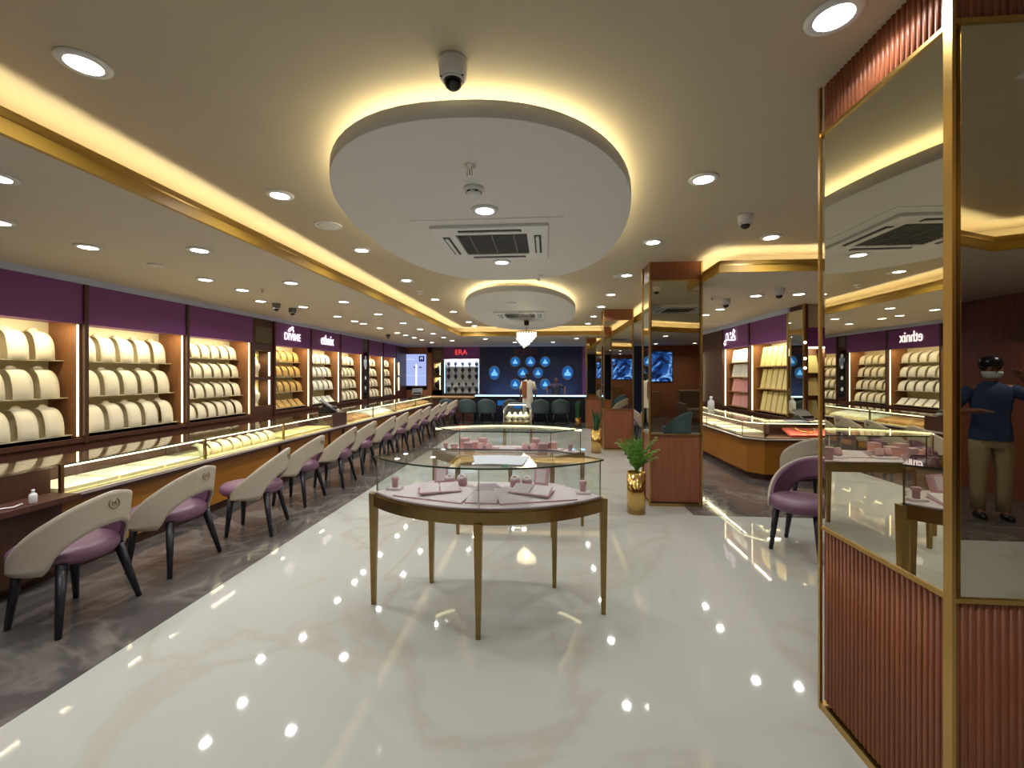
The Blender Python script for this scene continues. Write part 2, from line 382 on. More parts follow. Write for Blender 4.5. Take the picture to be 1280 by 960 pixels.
def disc(x, y, z, r, label, name='ceiling_speaker', cat='speaker', h=.012):
    t = thing(name, label, cat, (x,y,z))
    B().lathe([(r*.82,-.004),(r*.86,-h),(r*.97,-h),(r,0)], n=28).build('rim', K['plastic'], t)
    B().lathe([(r*.84,-.001),(r*.84,-.008),(r*.5,-.010),(0,-.010)], n=24).build('grille_disc', K['white'], t)
disc(-2.0, 3.85, ZM, .12, 'round white ceiling speaker beside the left cove near the large oval')
disc(-2.05, 6.24, ZM, .11, 'round white ceiling speaker farther along beside the left cove')
disc(1.02, 6.17, ZM, .1, 'small round ceiling speaker before the top of the middle pillar')
disc(-3.95, 4.11, ZL, .07, 'small round cover plate on the lower left ceiling', 'cover_plate', 'cover plate')
disc(-.6, 7.3, ZM-.17, .09, 'small round speaker on the second oval panel')
def smoke(x, y, z, label):
    t = thing('smoke_detector', label, 'smoke detector', (x,y,z))
    B().lathe([(.065,0),(.065,-.012),(.055,-.022),(.05,-.026)], n=24).build('base', K['plastic'], t)
    B().lathe([(.05,-.026),(.05,-.034),(.04,-.052),(0,-.054)], n=24).build('sensor_head', K['plastic'], t)
    for a in range(6): 
        b = B(); b.M = Matrix.Rotation(a*pi/3,4,'Z'); b.box(.046,-.012,-.036,.0515,.012,-.028); b.build('vent_slot', K['darkslot'], t)
smoke(-.472, 2.78, ZM-.17, 'white smoke detector on the large oval panel before the air conditioner')
smoke(-2.10, 7.03, ZM, 'white smoke detector on the main ceiling beside the left cove')
def sprinkler(x, y, z, label):
    t = thing('fire_sprinkler', label, 'sprinkler', (x,y,z))
    B().lathe([(.035,0),(.035,-.004),(.012,-.008),(.010,-.02),(.006,-.022),(0,-.022)], n=18).build('escutcheon', K['chrome'], t)
    B().tube([(-.012,0,-.02),(-.014,0,-.05),(0,0,-.062),(.014,0,-.05),(.012,0,-.02)], .0028, 6).build('frame_arms', K['gold'], t)
    B().lathe([(.003,-.02),(.003,-.056)], n=8).build('glass_bulb', mat('red bulb', (180,50,40), .2), t)
    B().lathe([(0,-.064),(.02,-.064),(.02,-.066),(0,-.067)], n=14).build('deflector', K['chrome'], t)
sprinkler(-.444, 2.478, ZM-.17, 'fire sprinkler with red bulb on the near end of the large oval')
sprinkler(-.1, 5.3, ZM-.17, 'small fire sprinkler on the far end of the large oval')
sprinkler(-3.65, 5.33, ZL, 'small fire sprinkler on the lower left ceiling')
sprinkler(2.33, 6.38, ZL, 'small fire sprinkler on the lower right ceiling')
def cassette(x, y, z, label, sc=1):
    t = thing('air_conditioner', label, 'air conditioner', (x,y,z)); q = .48*sc
    b = B(); b.band([(-q,-q),(q,-q),(q,q),(-q,q)], 0, q-.3*sc, -.03, 0, True); b.build('panel', K['plastic'], t, .006)
    b = B(); b.box(-.3*sc,-.3*sc,-.012,.3*sc,.3*sc,0); b.build('filter_backing', K['darkslot'], t)
    b = B()
    for i in range(15):
        yy = -.28*sc+i*.04*sc; b.box(-.29*sc, yy-.007, -.026, .29*sc, yy+.007, -.014)
    for i in (-1, 0, 1): b.box(i*.145*sc*1.3-.006, -.29*sc, -.03, i*.145*sc*1.3+.006, .29*sc, -.02)
    b.build('intake_grille', K['grille'], t)
    for k in range(4):
        b = B(); b.M = Matrix.Rotation(k*pi/2, 4, 'Z'); b.box(-.26*sc,-.42*sc,-.034,.26*sc,-.36*sc,-.029)
        s = b.build('air_slot', K['darkslot'], t)
        b = B(); b.M = Matrix.Rotation(k*pi/2, 4, 'Z'); b.box(-.25*sc,-.402*sc,-.044,.25*sc,-.374*sc,-.034); b.build('louvre', K['plastic'], s)
    b = B(); b.box(-.6*sc,-.6*sc,-.004,.6*sc,.6*sc,0); b.build('cover_frame', K['white'], t)
cassette(-.47, 3.93, ZM-.17, 'square white ceiling air conditioner set in the large oval panel')
cassette(-.54, 8.75, ZM-.17, 'square ceiling air conditioner in the second oval beside the chandelier')
cassette(2.75, 1.45, ZM, 'square ceiling air conditioner over the armchair behind the front pillar')

# ------------------------------------------------------------------ pillars
def pillar(x0, x1, y0, y1, label, flute=False):
    t = thing('pillar', label, 'pillar', (x0, y0, 0), 0, None, 'structure'); w_, d_ = x1-x0, y1-y0
    zt = ZM
    B().box(.03,.03,0,w_-.03,d_-.03,zt).build('core', K['wooddk'], t)
    for nm, za, zb in (('lower_panel',.05,.865),('upper_panel',2.745,zt)):
        b = B()
        b.box(.018,.018,za,w_-.018,d_-.018,zb)
        if flute:
            n = int((d_-.08)/.023)
            for i in range(n):
                yy = .045+i*(d_-.09)/(n-1)
                b.lathe([(.0085,za),(.0085,zb)], c=(.0195,yy,0), n=8)
            n = int((w_-.08)/.023)
            for i in range(n):
                xx = .045+i*(w_-.09)/(n-1)
                b.lathe([(.0085,za),(.0085,zb)], c=(xx,.0195,0), n=8)
        b.build(nm, K['wood'], t)
    for nm, a in (('front',(.035,.010,w_-.035,.03)),('back',(.035,d_-.03,w_-.035,d_-.010)),('left',(.010,.035,.03,d_-.035)),('right',(w_-.03,.035,w_-.010,d_-.035))):
        B().box(a[0],a[1],.875,a[2],a[3],2.735).build('mirror_panel', K['mirror'], t)
    b = B(); e = .022 if not flute else .032
    ex = e if not flute else .012; ey = e if not flute else .014
    for cx, cy in ((0,0),(w_-ex,0),(0,d_-ey),(w_-ex,d_-ey)): b.box(cx,cy,0,cx+ex,cy+(e if cy == 0 else ey),zt)
    b.build('corner_trim', K['gold'], t)
    P = [(0,0),(w_,0),(w_,d_),(0,d_)]
    b = B()
    for za, zb in ((0,.035),(.862,.877),(2.733,2.748)): b.band(P, .002, .03, za, zb, True)
    b.build('ring_trim', K['gold'], t)
    return t
pillar(1.3, 2.0, 1.513, 2.21, 'large mirrored pillar with fluted wood base, nearest at the right', True)
pillar(1.235, 1.87, 5.42, 5.82, 'mirrored wood pillar behind the bright green plant')
pillar(1.18, 1.81, 9.3, 9.7, 'mirrored wood pillar, third from the entrance, beside the snake plant')
pillar(1.15, 1.78, 12.95, 13.35, 'mirrored wood pillar, farthest and smallest of the row')

# ------------------------------------------------------------------ wall showcases
def ring_t(face):   # local frame to world: returns function (u,d,z)->world, rz
    kind, a, b_ = face
    if kind == 'L': return (lambda u, d, z: (XL-d, a+u, z)), pi/2
    if kind == 'R': return (lambda u, d, z: (XR+d, b_-u, z)), -pi/2
    return (lambda u, d, z: (a+u, YF+d if kind == 'B' else kind+d, z)), 0
def showcase(face, label, back='backp', header='purple', sign=None, led='led', w_=None, cool=False, z0=.87, dep=.40, power=5):
    if face[0] == 'B': dep = .27
    bk = dep+.04
    f, rz = ring_t(face); kind, a, b_ = face; w_ = b_-a
    t = thing('wall_showcase', label, 'showcase', f(0,0,0), rz)
    B().box(0,0,0,w_,bk,z0).box(-.0,-.03,z0-.05,w_,bk,z0).build('base_cabinet', K['wooddk'], t)
    B().box(.0,.012,z0,.045,bk,2.2).build('side_panel', K['niche'], t)
    B().box(w_-.045,.012,z0,w_,bk,2.2).build('side_panel', K['niche'], t)
    B().box(.045,dep,z0,w_-.045,bk,2.2).build('back_panel', K[back], t)
    B().box(0,-.012,2.2,w_,bk,2.64).box(0,-.012,2.182,w_,.008,2.2).build('header_panel', K[header], t)
    B().box(-.022,-.035,z0-.06,.022,.02,2.64).build('post', K['wooddk'], t)
    for s, x in ((1,.047),(-1,w_-.047)):
        B().box(x, .014, z0+.02, x+s*.010, .030, 2.17).build('light_strip', K[led], t)
    B().box(.08,.03,2.195,w_-.08,.05,2.1995).build('top_light', K[led], t)
    light('showcase_lamp', 'RECTANGLE', t, (w_/2,.05,2.17), (R(28),0,0), power*.8*w_, (1,.86,.55) if not cool else (.75,.88,1), w_-.2, .03)
    return t, f, rz, w_
def card_mesh(w_, h, d, m, tilt=False):
    b = B(); n = 9; th = .008
    o = []; i_ = []
    for k in range(n+1):
        t = k/n*pi/2
        y = -d*sin(t)**.75; z = h*cos(t)**.75
        ww = w_/2*(.80+.2*min(1,(k/n)*1.6)); o.append((y, z, ww))
    rows = [[(-ww,y,z),(-ww*.5,y-.006,z+.004),(0,y-.008,z+.006),(ww*.5,y-.006,z+.004),(ww,y,z)] for y,z,ww in o]
    b.grid(rows)
    rows2 = [[(x, y+th, z-th) for x,y,z in r] for r in rows]
    b.grid(rows2)
    # edges
    for e in (0, -1): b.grid([[r[e] for r in rows],[r[e] for r in rows2]])
    b.grid([rows[0], rows2[0]]); b.grid([rows[-1], rows2[-1]])
    # neck hump on the top edge
    b.lathe([(w_*.28,0),(w_*.25,h*.10),(w_*.12,h*.15),(0,h*.155)], c=(0,-.012,h*.96), n=14, sy=.28)
    return b.mesh('necklace_bust', K[m])
def slab_mesh(w_, h, m, name='tilted_pad'):
    b = B(); b.box(-w_/2,-.012,0,w_/2,.012,h); b.box(-w_*.3,-.016,h*.2,w_*.3,-.012,h*.8)
    return b.mesh(name, K[m])
MN = {'cream':'cream ','ochre':'','ivory':'ivory '}
def fill(face, rows, cols, m, desc, margin=.10, last_tilt=False, z0=.87, cam_first=True, hfac=.70, prefix='bust'):
    f, rz = ring_t(face); w_ = face[2]-face[1]
    H = (2.17-z0-.02)/rows; pw = (w_-2*margin)/cols; cw = pw*.74; ch = H*hfac
    me = card_mesh(cw, ch, .17, m); sl = slab_mesh(cw, ch*.85, m)
    sh = B()
    for r in range(rows):
        zb = z0+.02+(rows-1-r)*H+.02; dd = .375-.115*r/(rows-1)
        t = tag(B().box(.048,dd-.17,zb-.012,w_-.048,.399,zb-.003).build('glass_shelf', K['backp'] if r < 99 else K['glass']), 'thin display shelf %s from the top in %s' % (ORD[r], desc), 'shelf', 'shelves of '+desc)
        t.location = f(0,0,0); t.rotation_euler = (0,0,rz)
        for c in range(cols):
            u = margin+pw*(c+.5); k = c if face[0] != 'R' else cols-1-c
            lab = '%s, %s from entrance, %s row down, %s' % (MN[m]+prefix, ORD[k], ORD[r], desc)
            if face[0] == 'B': lab = '%s, %s from the screen side, %s row down, %s' % (prefix, ORD[k], ORD[r], desc)
            if last_tilt and r == rows-1:
                place('display_pad', sl, lab.replace('bust','pad'), 'display pad', f(u,dd-.16,zb), rz, 'displays in '+desc, rx=R(-42))
            else: place('necklace_bust', me, lab, 'necklace bust', f(u,dd,zb), rz, 'busts in '+desc)
U = [(3.2,4.65,3,5,'cream','nearest left showcase','large left wall showcase with plain purple header, nearest the entrance',.75),
     (4.65,6.09,3,5,'cream','second left showcase','left wall showcase with three rows of wide cream busts, second from entrance',.75),
     (6.09,7.54,4,6,'cream','third left showcase','left wall showcase with four rows of cream busts before the narrow niches',.72),
     (8.17,9.51,4,5,'ochre','ochre DIVINE showcase','left wall showcase under the DIVINE sign with ochre busts',.72),
     (9.51,10.93,4,5,'ivory','white ethnix showcase','left wall showcase under the ethnix sign with white busts',.72),
     (10.93,12.3,4,5,'cream','showcase after ethnix','left wall showcase with cream busts, next after the ethnix sign',.72),
     (12.7,13.9,4,4,'cream','showcase past the narrow post','left wall showcase just beyond the dark post with speakers',.72),
     (13.9,15.1,4,4,'cream','farthest left showcase','left wall showcase farthest from the entrance',.72)]
for i, (a, b_, rw, cl, m, d, lab, hf) in enumerate(U):
    t, f, rz, w_ = showcase(('L',a,b_), lab, power=5)
    fill(('L',a,b_), rw, cl, m, d, last_tilt=(i in (3,4)), hfac=hf)
    if i == 3:
        text('sign_lettering', 'DIVINE', .22, K['signw'], t, (w_/2-.06,-.024,2.38), sx=.78, spacing=1.12)
        b = B(); b.tube([(-.14,0,0),(-.11,0,.05),(-.05,0,.085),(.02,0,.07),(.06,0,.02)], .009, 6); b.tube([(-.09,0,0),(-.04,0,.05),(.02,0,.045),(.05,0,0)], .008, 6); b.tube([(-.02,0,.09),(0,0,.115),(.06,0,.09)], .007, 6)
        o = b.build('sign_emblem', K['signw'], t); o.location = (w_/2-.08,-.024,2.49)
    if i == 4: text('sign_lettering', 'ethnix', .34, K['signw'], t, (w_/2+.02,-.024,2.42), sx=.72)
# narrow unit between third and DIVINE showcase, and two more narrow ones
def narrow(a, b_, label, n, desc, lit=True, face='L'):
    f, rz = ring_t((face,a,b_)); w_ = b_-a
    t = thing('niche_cabinet', label, 'niche cabinet', f(0,0,0), rz)
    b = B(); b.box(0,0,0,w_,.31,.87).box(0,0,.87,.09,.31,2.64).box(w_-.09,0,.87,w_,.31,2.64).box(.09,0,2.05,w_-.09,.31,2.64).box(.09,0,.87,w_-.09,.31,1.0).box(.09,.0,1.5,w_-.09,.31,1.55).box(.09,.28,1.0,w_-.09,.31,2.05)
    b.build('frame', K['wooddk'], t)
    B().box(.09,.25,1.0,w_-.09,.28,2.05).build('back_panel', K['yellowc'], t)
    B().box(.08,-.012,2.2,w_-.08,.0,2.5).build('top_panel', mat('olive bronze panel', (96,82,56), .4), t)
    for z0, z1 in ((1.02,1.49),(1.57,2.03)):
        B().box(w_-.112,.015,z0,w_-.092,.035,z1).build('light_strip', K['led'], t)
        light('niche_lamp', 'RECTANGLE', t, (w_/2,.12,z1-.01), (0,0,0), 1.6, (1,.86,.55), .1, .1)
    for k, z0 in enumerate((1.0,1.55)):
        place('necklace_bust', BM, 'single %s bust in the %s niche of the %s' % (n, ['lower','upper'][k], desc), 'necklace bust', f(w_/2,.16,z0+.001), rz, 'busts in the '+desc)
    return t
def bust_mesh(s, m):  # small shoulder bust on a foot
    b = B(); pr = [(0,0),(.07,.0),(.07,.01),(.03,.02),(.035,.06),(.075,.10),(.10,.16),(.095,.21),(.05,.245),(.032,.27),(.03,.31),(.0,.315)]
    b.lathe([(r*s,z*s) for r,z in pr], n=18, sy=.5)
    return b.mesh('necklace_bust', K[m])
BM = bust_mesh(1.15, 'cream')
narrow(7.54, 8.17, 'narrow wall column with two lit niches between purple headers', 'cream', 'column before DIVINE')
BM = bust_mesh(.9, 'cream')
narrow(15.1, 15.6, 'narrow wall column with two lit niches, far end of the left wall', 'cream', 'far left column')
t = thing('wall_post', 'dark mirrored post with small white speakers between far left showcases', 'wall post', (XL,12.3,0), pi/2)
B().box(0.02,0,0,.38,.31,2.64).build('core', K['wooddk'], t); B().box(.07,-.01,.9,.33,0,2.25).build('dark_mirror', K['dome'], t); B().box(.07,-.012,2.35,.33,0,2.6).build('speaker_panel', K['grille'], t)
for z in (1.2,1.5,1.8,2.1): B().lathe([(0,-.02),(.05,-.015),(.055,0)], n=14).build('spot', K['plastic'], t).matrix_local = Matrix.Translation((.2,-.012,z)) @ Matrix.Rotation(-pi/2,4,'X') @ Matrix.Scale(-1,4,(0,0,1))

# right wall showcases
RU = [(9.09,10.4,'showcase under the script sign','right wall showcase under the white script sign with speckled and pink boards'),
      (7.68,9.09,'showcase of tall cream pads','right wall showcase with three rows of tall cream pads')]
for i, (a, b_, d, lab) in enumerate(RU):
    t, f, rz, w_ = showcase(('R',a,b_), lab, power=5)
    rows, cols = ((4,5),(3,6))[i]; H = (2.17-.89)/rows; pw = (w_-.2)/cols
    for r in range(rows):
        m = ['speck','speck','pinkt','pinkt'][r] if i == 0 else 'yellowc'
        me = slab_mesh(pw*(.96 if i == 0 else .80), H*.88, m)
        zb = .90+(rows-1-r)*H
        sh = tag(B().box(.048,.10,zb-.012,w_-.048,.399,zb-.001).build('display_shelf', K['brownv']), 'thin display shelf %s from the top in %s' % (ORD[r], d), 'shelf', 'shelves of '+d); sh.location = f(0,0,0); sh.rotation_euler = (0,0,rz)
        for c in range(cols):
            place('display_pad', me, '%s, %s from entrance, %s row down, %s' % (['speckled pad','speckled pad','pink pad','pink pad'][r] if i == 0 else 'pale pad', ORD[cols-1-c], ORD[r], d), 'display pad', f(.1+pw*(c+.5),.15,zb+.006), rz, 'pads in '+d, rx=R(-10))
    if i == 0:
        # white script mark on the purple header
        o = B()
        o.tube([(-.42,0,-.10),(-.36,0,-.17),(-.28,0,-.14),(-.3,0,-.07),(-.38,0,-.06),(-.2,0,-.03),(0,0,-.05),(.28,0,-.07)], .018, 6)
        o.tube([(-.28,0,-.03),(-.26,0,.12),(-.16,0,.14),(-.12,0,.02),(-.12,0,-.03)], .022, 6)
        o.tube([(.02,0,.08),(.03,0,.15)], .028, 6); o.tube([(.1,0,-.02),(.2,0,.05),(.3,0,.16),(.22,0,.2),(.14,0,.1),(.3,0,.02),(.32,0,-.07)], .024, 6); o.tube([(.06,0,.0),(.1,0,.03)], .02, 6)
        q = o.build('sign_script', K['signw'], t); q.location = (w_*.33,-.03,2.40); q.scale = (.8,.4,.85)
t = thing('wall_showcase', 'sliver of lit showcase behind the middle pillar on the right wall', 'showcase', (XR,12.4,0), -pi/2)
B().box(0,-.02,2.2,.6,-.0,2.63).build('header_panel', K['purple'], t); B().box(.56,-.03,.9,.585,-.005,2.18).build('light_strip', K['led'], t); B().box(0,-.004,.9,.5,-.0,2.18).build('back_panel', K['cream'], t)
# pier with mirror at the near end of the right wall, and the showcase beside it
t = thing('mirror_pier', 'slim mirrored pier with a gold corner ending the right wall', 'pier', (XR-.02,7.2,0), 0, None, 'structure')
B().box(0,0,0,.06,.46,ZL).build('core', K['wooddk'], t); B().box(-.01,.03,.9,0,.44,2.63).build('mirror_panel', K['mirror'], t)
b = B(); b.box(-.02,-.02,.9,.01,.01,ZL); b.box(-.02,.44,.9,.0,.47,ZL); b.build('gold_trim', K['gold'], t)
for z in (2.1,1.85,1.7): B().lathe([(0,-.012),(.02,-.01),(.024,0)], n=10).build('stud', K['led'], t).matrix_local = Matrix.Translation((.0,-.022,z)) @ Matrix.Rotation(pi/2,4,'X')
ff = (7.5, 4.42, 6.1)
t = thing('wall_showcase', 'showcase facing the entrance beside the gold edged pier', 'showcase', (4.12,7.42,0)); w_ = 1.9
B().box(0,0,0,w_,.4,.87).build('base_cabinet', K['wooddk'], t); B().box(0,.38,.87,w_,.4,2.05).build('back_panel', K['backp'], t); B().box(0,-.01,2.05,w_,.4,2.36).build('header_panel', K['purple'], t); B().box(0,-.01,2.36,w_,.4,ZL).build('upper_panel', K['backp'], t)
B().box(0,0,.87,.03,.38,2.05).build('side_panel', K['niche'], t); B().box(.1,.02,2.02,w_-.1,.06,2.045).build('top_light', K['led'], t)
light('showcase_lamp', 'RECTANGLE', t, (w_/2,.06,2.0), (R(28),0,0), 5, (1,.86,.55), 1.4, .03)
me = slab_mesh(.24, .33, 'yellowc')
for r in range(3):
    for c in range(5): place('display_pad', me, 'pale pad in the showcase beside the gold edged pier, %s row down, %s from left' % (ORD[r], ORD[c]), 'display pad', (4.12+.12+.3*(c+.5)*.9,7.42+.2,.875+(2-r)*.375), 0, 'pads beside the pier', rx=R(-14))

# ------------------------------------------------------------------ back wall
t = thing('advert_screen', 'tall lavender lit screen on the brown back wall at the left', 'screen', (-5.44,YF,1.17))
B().box(-.04,0,-.04,.89,.3,1.24).build('screen_frame', K['wooddk'], t); B().box(0,-.02,0,.85,.0,1.2).build('screen_panel', K['screen'], t)
B().box(.57,-.024,.92,.78,-.02,1.13).build('logo_square', K['screendk'], t); text('logo_letter', 'M', .14, K['screenw'], t, (.675,-.026,1.03), ext=.001)
b = B(); b.box(.44,-.024,0,.5,-.02,.82); b.box(.04,-.024,.38,.8,-.02,.385); b.box(.04,-.024,1.0,.4,-.02,1.01); b.build('picture_stripe', K['screenw'], t)
b = B(); b.box(.36,-.024,.68,.43,-.02,.72); b.box(.58,-.024,.68,.68,-.02,.72); b.build('picture_marks', K['reddim'], t)
b = B(); b.box(-5.36,YF,0,-3.95,YF+.3,1.0).box(-4.55,YF,1.0,-4.38,YF+.3,2.64).box(-5.36,YF,2.42,-4.38,YF+.3,2.64)
struct('wall_back_panel', b, K['tanwall'])
BM = bust_mesh(1.3, 'navydk')
narrow(-4.38, -3.95, 'narrow dark column on the back wall with two yellow lit niches', 'dark', 'back wall column', face='B')
t, f, rz, w_ = showcase(('B',-3.93,-2.52), 'back wall showcase under the red ERA sign with dark busts', back='white', led='ledb', cool=True, power=9)
text('sign_lettering', 'ERA', .27, K['red'], t, (w_/2-.02,-.022,2.43))
me = bust_mesh(.72, 'navydk'); me2 = bust_mesh(.5, 'black')
for r in range(5):
    zb = .9+(4-r)*.25
    sh = tag(B().box(.06,.1,zb-.012,w_-.06,.26,zb-.001).build('display_shelf', K['white']), 'white shelf %s from the top under the ERA sign' % ORD[r], 'shelf', 'shelves under ERA'); sh.location = f(0,0,0)
    for c in range(5 if r != 3 else 4):
        place('necklace_bust', me2 if r == 3 else me, 'dark bust under the ERA sign, %s row down, %s from the screen side' % (ORD[r], ORD[c]), 'necklace bust', f(.17+(w_-.34)*(c+(.5 if r == 3 else 0))/4,.18,zb), 0, 'dark busts under ERA')
t = thing('blue_wall_panel', 'deep blue back wall panel behind the hanging round frames', 'wall panel', (-2.5,YF,0))
B().box(0,0,0,3.8,.3,2.64).build('panel', K['navy'], t)
text('sign_lettering', 'MINE', .34, K['reddim'], t, (1.72,-.01,2.44), sx=1.1)
B().box(3.8,-.01,0,4.05,.3,2.64).build('purple_edge', K['purple'], t)
def frame(x, z, r, label, hang=False, sx=1):
    t = thing('wall_roundel', label, 'lit round frame', (x,YF-.06,z), 0, 'round lit frames on the blue wall')
    M0 = Matrix.Rotation(pi/2,4,'X')
    b = B(); b.M = M0; n = 28; rows = []
    for i in range(n+1):
        a = 2*pi*i/n; rows.append([((r+.014*cos(k*pi/3))*cos(a)*sx, (r+.014*cos(k*pi/3))*sin(a), .014*sin(k*pi/3)) for k in range(7)])
    b.grid(rows); b.build('ring', K['bronze'], t)
    b = B(); b.M = M0; b.lathe([(0,-.02),(r*.93,-.02),(r*.95,-.045),(0,-.045)], n=28, sx=sx); b.build('backlight_disc', K['bluebk'], t)
    b = B(); q = r*2.6; pts = [(-.26,-.22),(.26,-.22),(.3,-.1),(.2,.02),(.1,.08),(.07,.2),(.04,.26),(-.04,.26),(-.07,.2),(-.1,.08),(-.2,.02),(-.3,-.1)]
    b.M = M0; b.prism([(x_*q*.62,y_*q*.75) for x_, y_ in pts], -.018, .012); b.build('bust', K['bluebust'], t)
    if hang: B().tube([(0,0,r),(0,0,2.64-z)], .006, 6).build('hanging_rod', K['bronze'], t)
FR = [(-1.187,2.078,'top row left'),(-.62,2.077,'top row middle'),(-.07,2.076,'top row right'),(-.903,1.66,'middle row left'),(-.337,1.66,'middle row right'),(-1.187,1.242,'bottom row left'),(-.07,1.242,'bottom row right')]
for x, z, d in FR: frame(x, z, .19, 'round blue lit frame on the blue wall, %s of the cluster' % d, hang=(z > 2))
frame(-1.97, 1.66, .26, 'larger oval blue lit frame standing alone left of the cluster', sx=.8)
frame(.757, 1.66, .26, 'larger oval blue lit frame standing alone right of the cluster', sx=.8)
t = thing('niche_cabinet', 'bright narrow bust niche right of the blue wall', 'niche cabinet', (1.58,YF-.02,0))
B().box(0,0,0,.5,.3,.95).box(0,0,2.2,.5,.3,2.64).build('frame', K['wood'], t); B().box(0,.2,.95,.5,.3,2.2).build('back_panel', K['backp'], t); B().box(-.05,-.02,.95,0,.02,2.2).build('light_strip', K['led'], t)
light('niche_lamp', 'RECTANGLE', t, (.25,.08,2.18), (0,0,0), 4, (1,.88,.6), .3, .1)
me = bust_mesh(.7,'cream')
for r in range(4):
    for c in range(2): place('necklace_bust', me, 'cream bust right of the blue wall, %s row down, %s column' % (ORD[r], ['left','right'][c]), 'necklace bust', (1.72+.22*c,YF+.08,.951+(3-r)*.29), 0, 'busts right of the blue wall')
b = B(); b.box(2.1,YF,0,XR,YF+.3,2.64); struct('wall_back_right', b, K['navy'])

# back counters
t = thing('service_counter', 'long blue counter with glowing white edge before the blue wall', 'counter', (-2.42,14.6,0))
B().box(0,.05,0,3.7,.6,.84).build('front_panel', K['navydk'], t); B().box(0,-.03,.86,3.7,.65,.9).build('counter_top', K['chrome'], t)
B().box(0,-.035,.865,3.7,-.03,.9).build('light_edge', K['ledb'], t)
light('counter_lamp','RECTANGLE', t, (1.85,1.2,.95), (pi*.5+.5,0,0), 5, (.25,.5,1), 3.2, .1)
B().box(.75,.04,.55,1.2,.05,.72).build('lit_logo_plate', K['bluebk'], t)
t = thing('service_counter', 'brown low counter under the ERA showcase', 'counter', (-4.3,14.6,0))
B().box(0,.05,0,1.85,.6,.80).build('front_panel', K['wooddk'], t); B().box(0,0,.80,1.86,.65,.84).build('counter_top', K['brownv'], t)

# ------------------------------------------------------------------ left counters
def counter(y0, y1, label, knee=False, solid=False):
    t = thing('display_counter', label, 'display counter', (-3.76,y0,0), pi/2); w_ = y1-y0
    B().box(.0,.12,0,w_,.48,.10).build('plinth', K['wooddk'], t)
    if knee:
        B().box(0,.0,.10,w_,.5,.64).build('base_cabinet', K['wooddk'], t); B().box(0,-.16,.64,w_,.5,.68).build('shelf_board', K['wooddk'], t)
        B().box(0,.10,.68,w_,.5,.885).build('back_box', K['wooddk'], t)
        B().box(0,-.0,.888,w_,.5,.9).build('glass_top', K['glass'], t)
        return t
    B().box(.0,.08,.10,w_,.48,.62).build('base_panel', K['amber'], t)
    B().box(.0,.06,.10,.04,.09,.62).build('base_stile', K['wooddk'], t)
    b = B(); b.box(0,-.03,.625,w_,.5,.645).box(0,-.03,.60,w_,.1,.625).build('rail', K['wooddk'], t)
    B().box(0,-.05,.638,w_,-.0,.662).build('metal_rail', K['chrome'], t)
    if solid:
        B().box(0,0,.66,w_,.5,.9).build('wood_box', K['wooddk'], t); return t
    B().box(0,.0,.655,w_,.5,.67).build('deck', K['yellowc'], t)
    B().box(0,.47,.67,w_,.5,.885).build('rear_panel', K['wooddk'], t)
    for x in (0, w_-.012): B().box(x,.0,.67,x+.012,.47,.885).build('side_glass', K['glass'], t)
    B().box(0,0,.67,w_,.006,.888).build('front_glass', K['glass'], t)
    B().box(0,-.004,.888,w_,.5,.898).build('glass_top', K['glass'], t)
    B().box(0,-.006,.888,w_,-.004,.898).build('glass_edge', K['edge'], t)
    B().box(.02,.012,.872,w_-.02,.026,.886).build('light_strip', K['led'], t)
    light('counter_lamp', 'RECTANGLE', t, (w_/2,.035,.868), (R(25),0,0), 1.5*w_, (1,.87,.55), w_-.1, .02)
    b = B(); b.box(-.012,-.004,.655,.012,.02,.9); b.build('corner_post', K['bronze'], t)
    return t
counter(1.6, 3.1, 'dark wood counter section with open shelf holding a cable, nearest left', knee=True)
counter(3.1, 4.53, 'left glass counter holding plain cream boards, nearest the entrance')
counter(4.53, 5.97, 'left glass counter holding a row of cream busts')
counter(5.97, 7.4, 'left glass counter with pale yellow boards beside the printer')
counter(7.4, 7.92, 'closed walnut box section of the left counter under the printer', solid=True)
counter(7.92, 9.2, 'left glass counter holding slanted striped bangle trays')
counter(9.2, 10.6, 'left glass counter holding white lit trays')
counter(10.6, 12.3, 'left glass counter holding tan trays beyond the white ones')
counter(12.3, 14.0, 'left glass counter, farthest from the entrance')
def wL(u, d, z, y0): return (-3.76-d, y0+u, z)
def tray_mesh(w_, d, m, n=0, m2=None):
    b = B(); b.box(-w_/2,-d/2,0,w_/2,d/2,.022)
    b.band([(-w_/2,-d/2),(w_/2,-d/2),(w_/2,d/2),(-w_/2,d/2)], 0, .012, .022, .03, True)
    for i in range(n): 
        x = -w_/2+w_*(i+.5)/n; b.tube([(x,-d/2+.02,.035),(x,d/2-.02,.035)], .012, 8)
    return b.mesh('display_tray', K[m])
me = tray_mesh(.44,.42,'cream')
for i in range(3): place('display_tray', me, 'plain cream tray board in the nearest lit left counter, %s from the entrance' % ORD[i], 'tray', wL(.25+.465*i,.24,.671,3.1), pi/2, 'boards in the nearest lit counter')
me = tray_mesh(.44,.42,'yellowc')
for i in range(3): place('display_tray', me, 'pale yellow tray board in the counter before the printer, %s from the entrance' % ORD[i], 'tray', wL(.25+.465*i,.24,.671,5.97), pi/2, 'boards before the printer')
me = card_mesh(.14,.13,.12,'backp')
for i in range(8): place('necklace_bust', me, 'small cream bust inside the left glass counter, %s from the entrance' % ORD[i], 'necklace bust', wL(.12+.172*i,.22,.671,4.53), pi/2, 'small busts in the counter')
me = tray_mesh(.36,.4,'brownv',5); me2 = tray_mesh(.36,.4,'ivory',4)
for i in range(3): place('display_tray', me, 'striped tan bangle tray after the printer, %s from the entrance' % ORD[i], 'tray', wL(.22+.42*i,.26,.716,7.92), pi/2+.0, 'striped trays after the printer', rx=R(12))
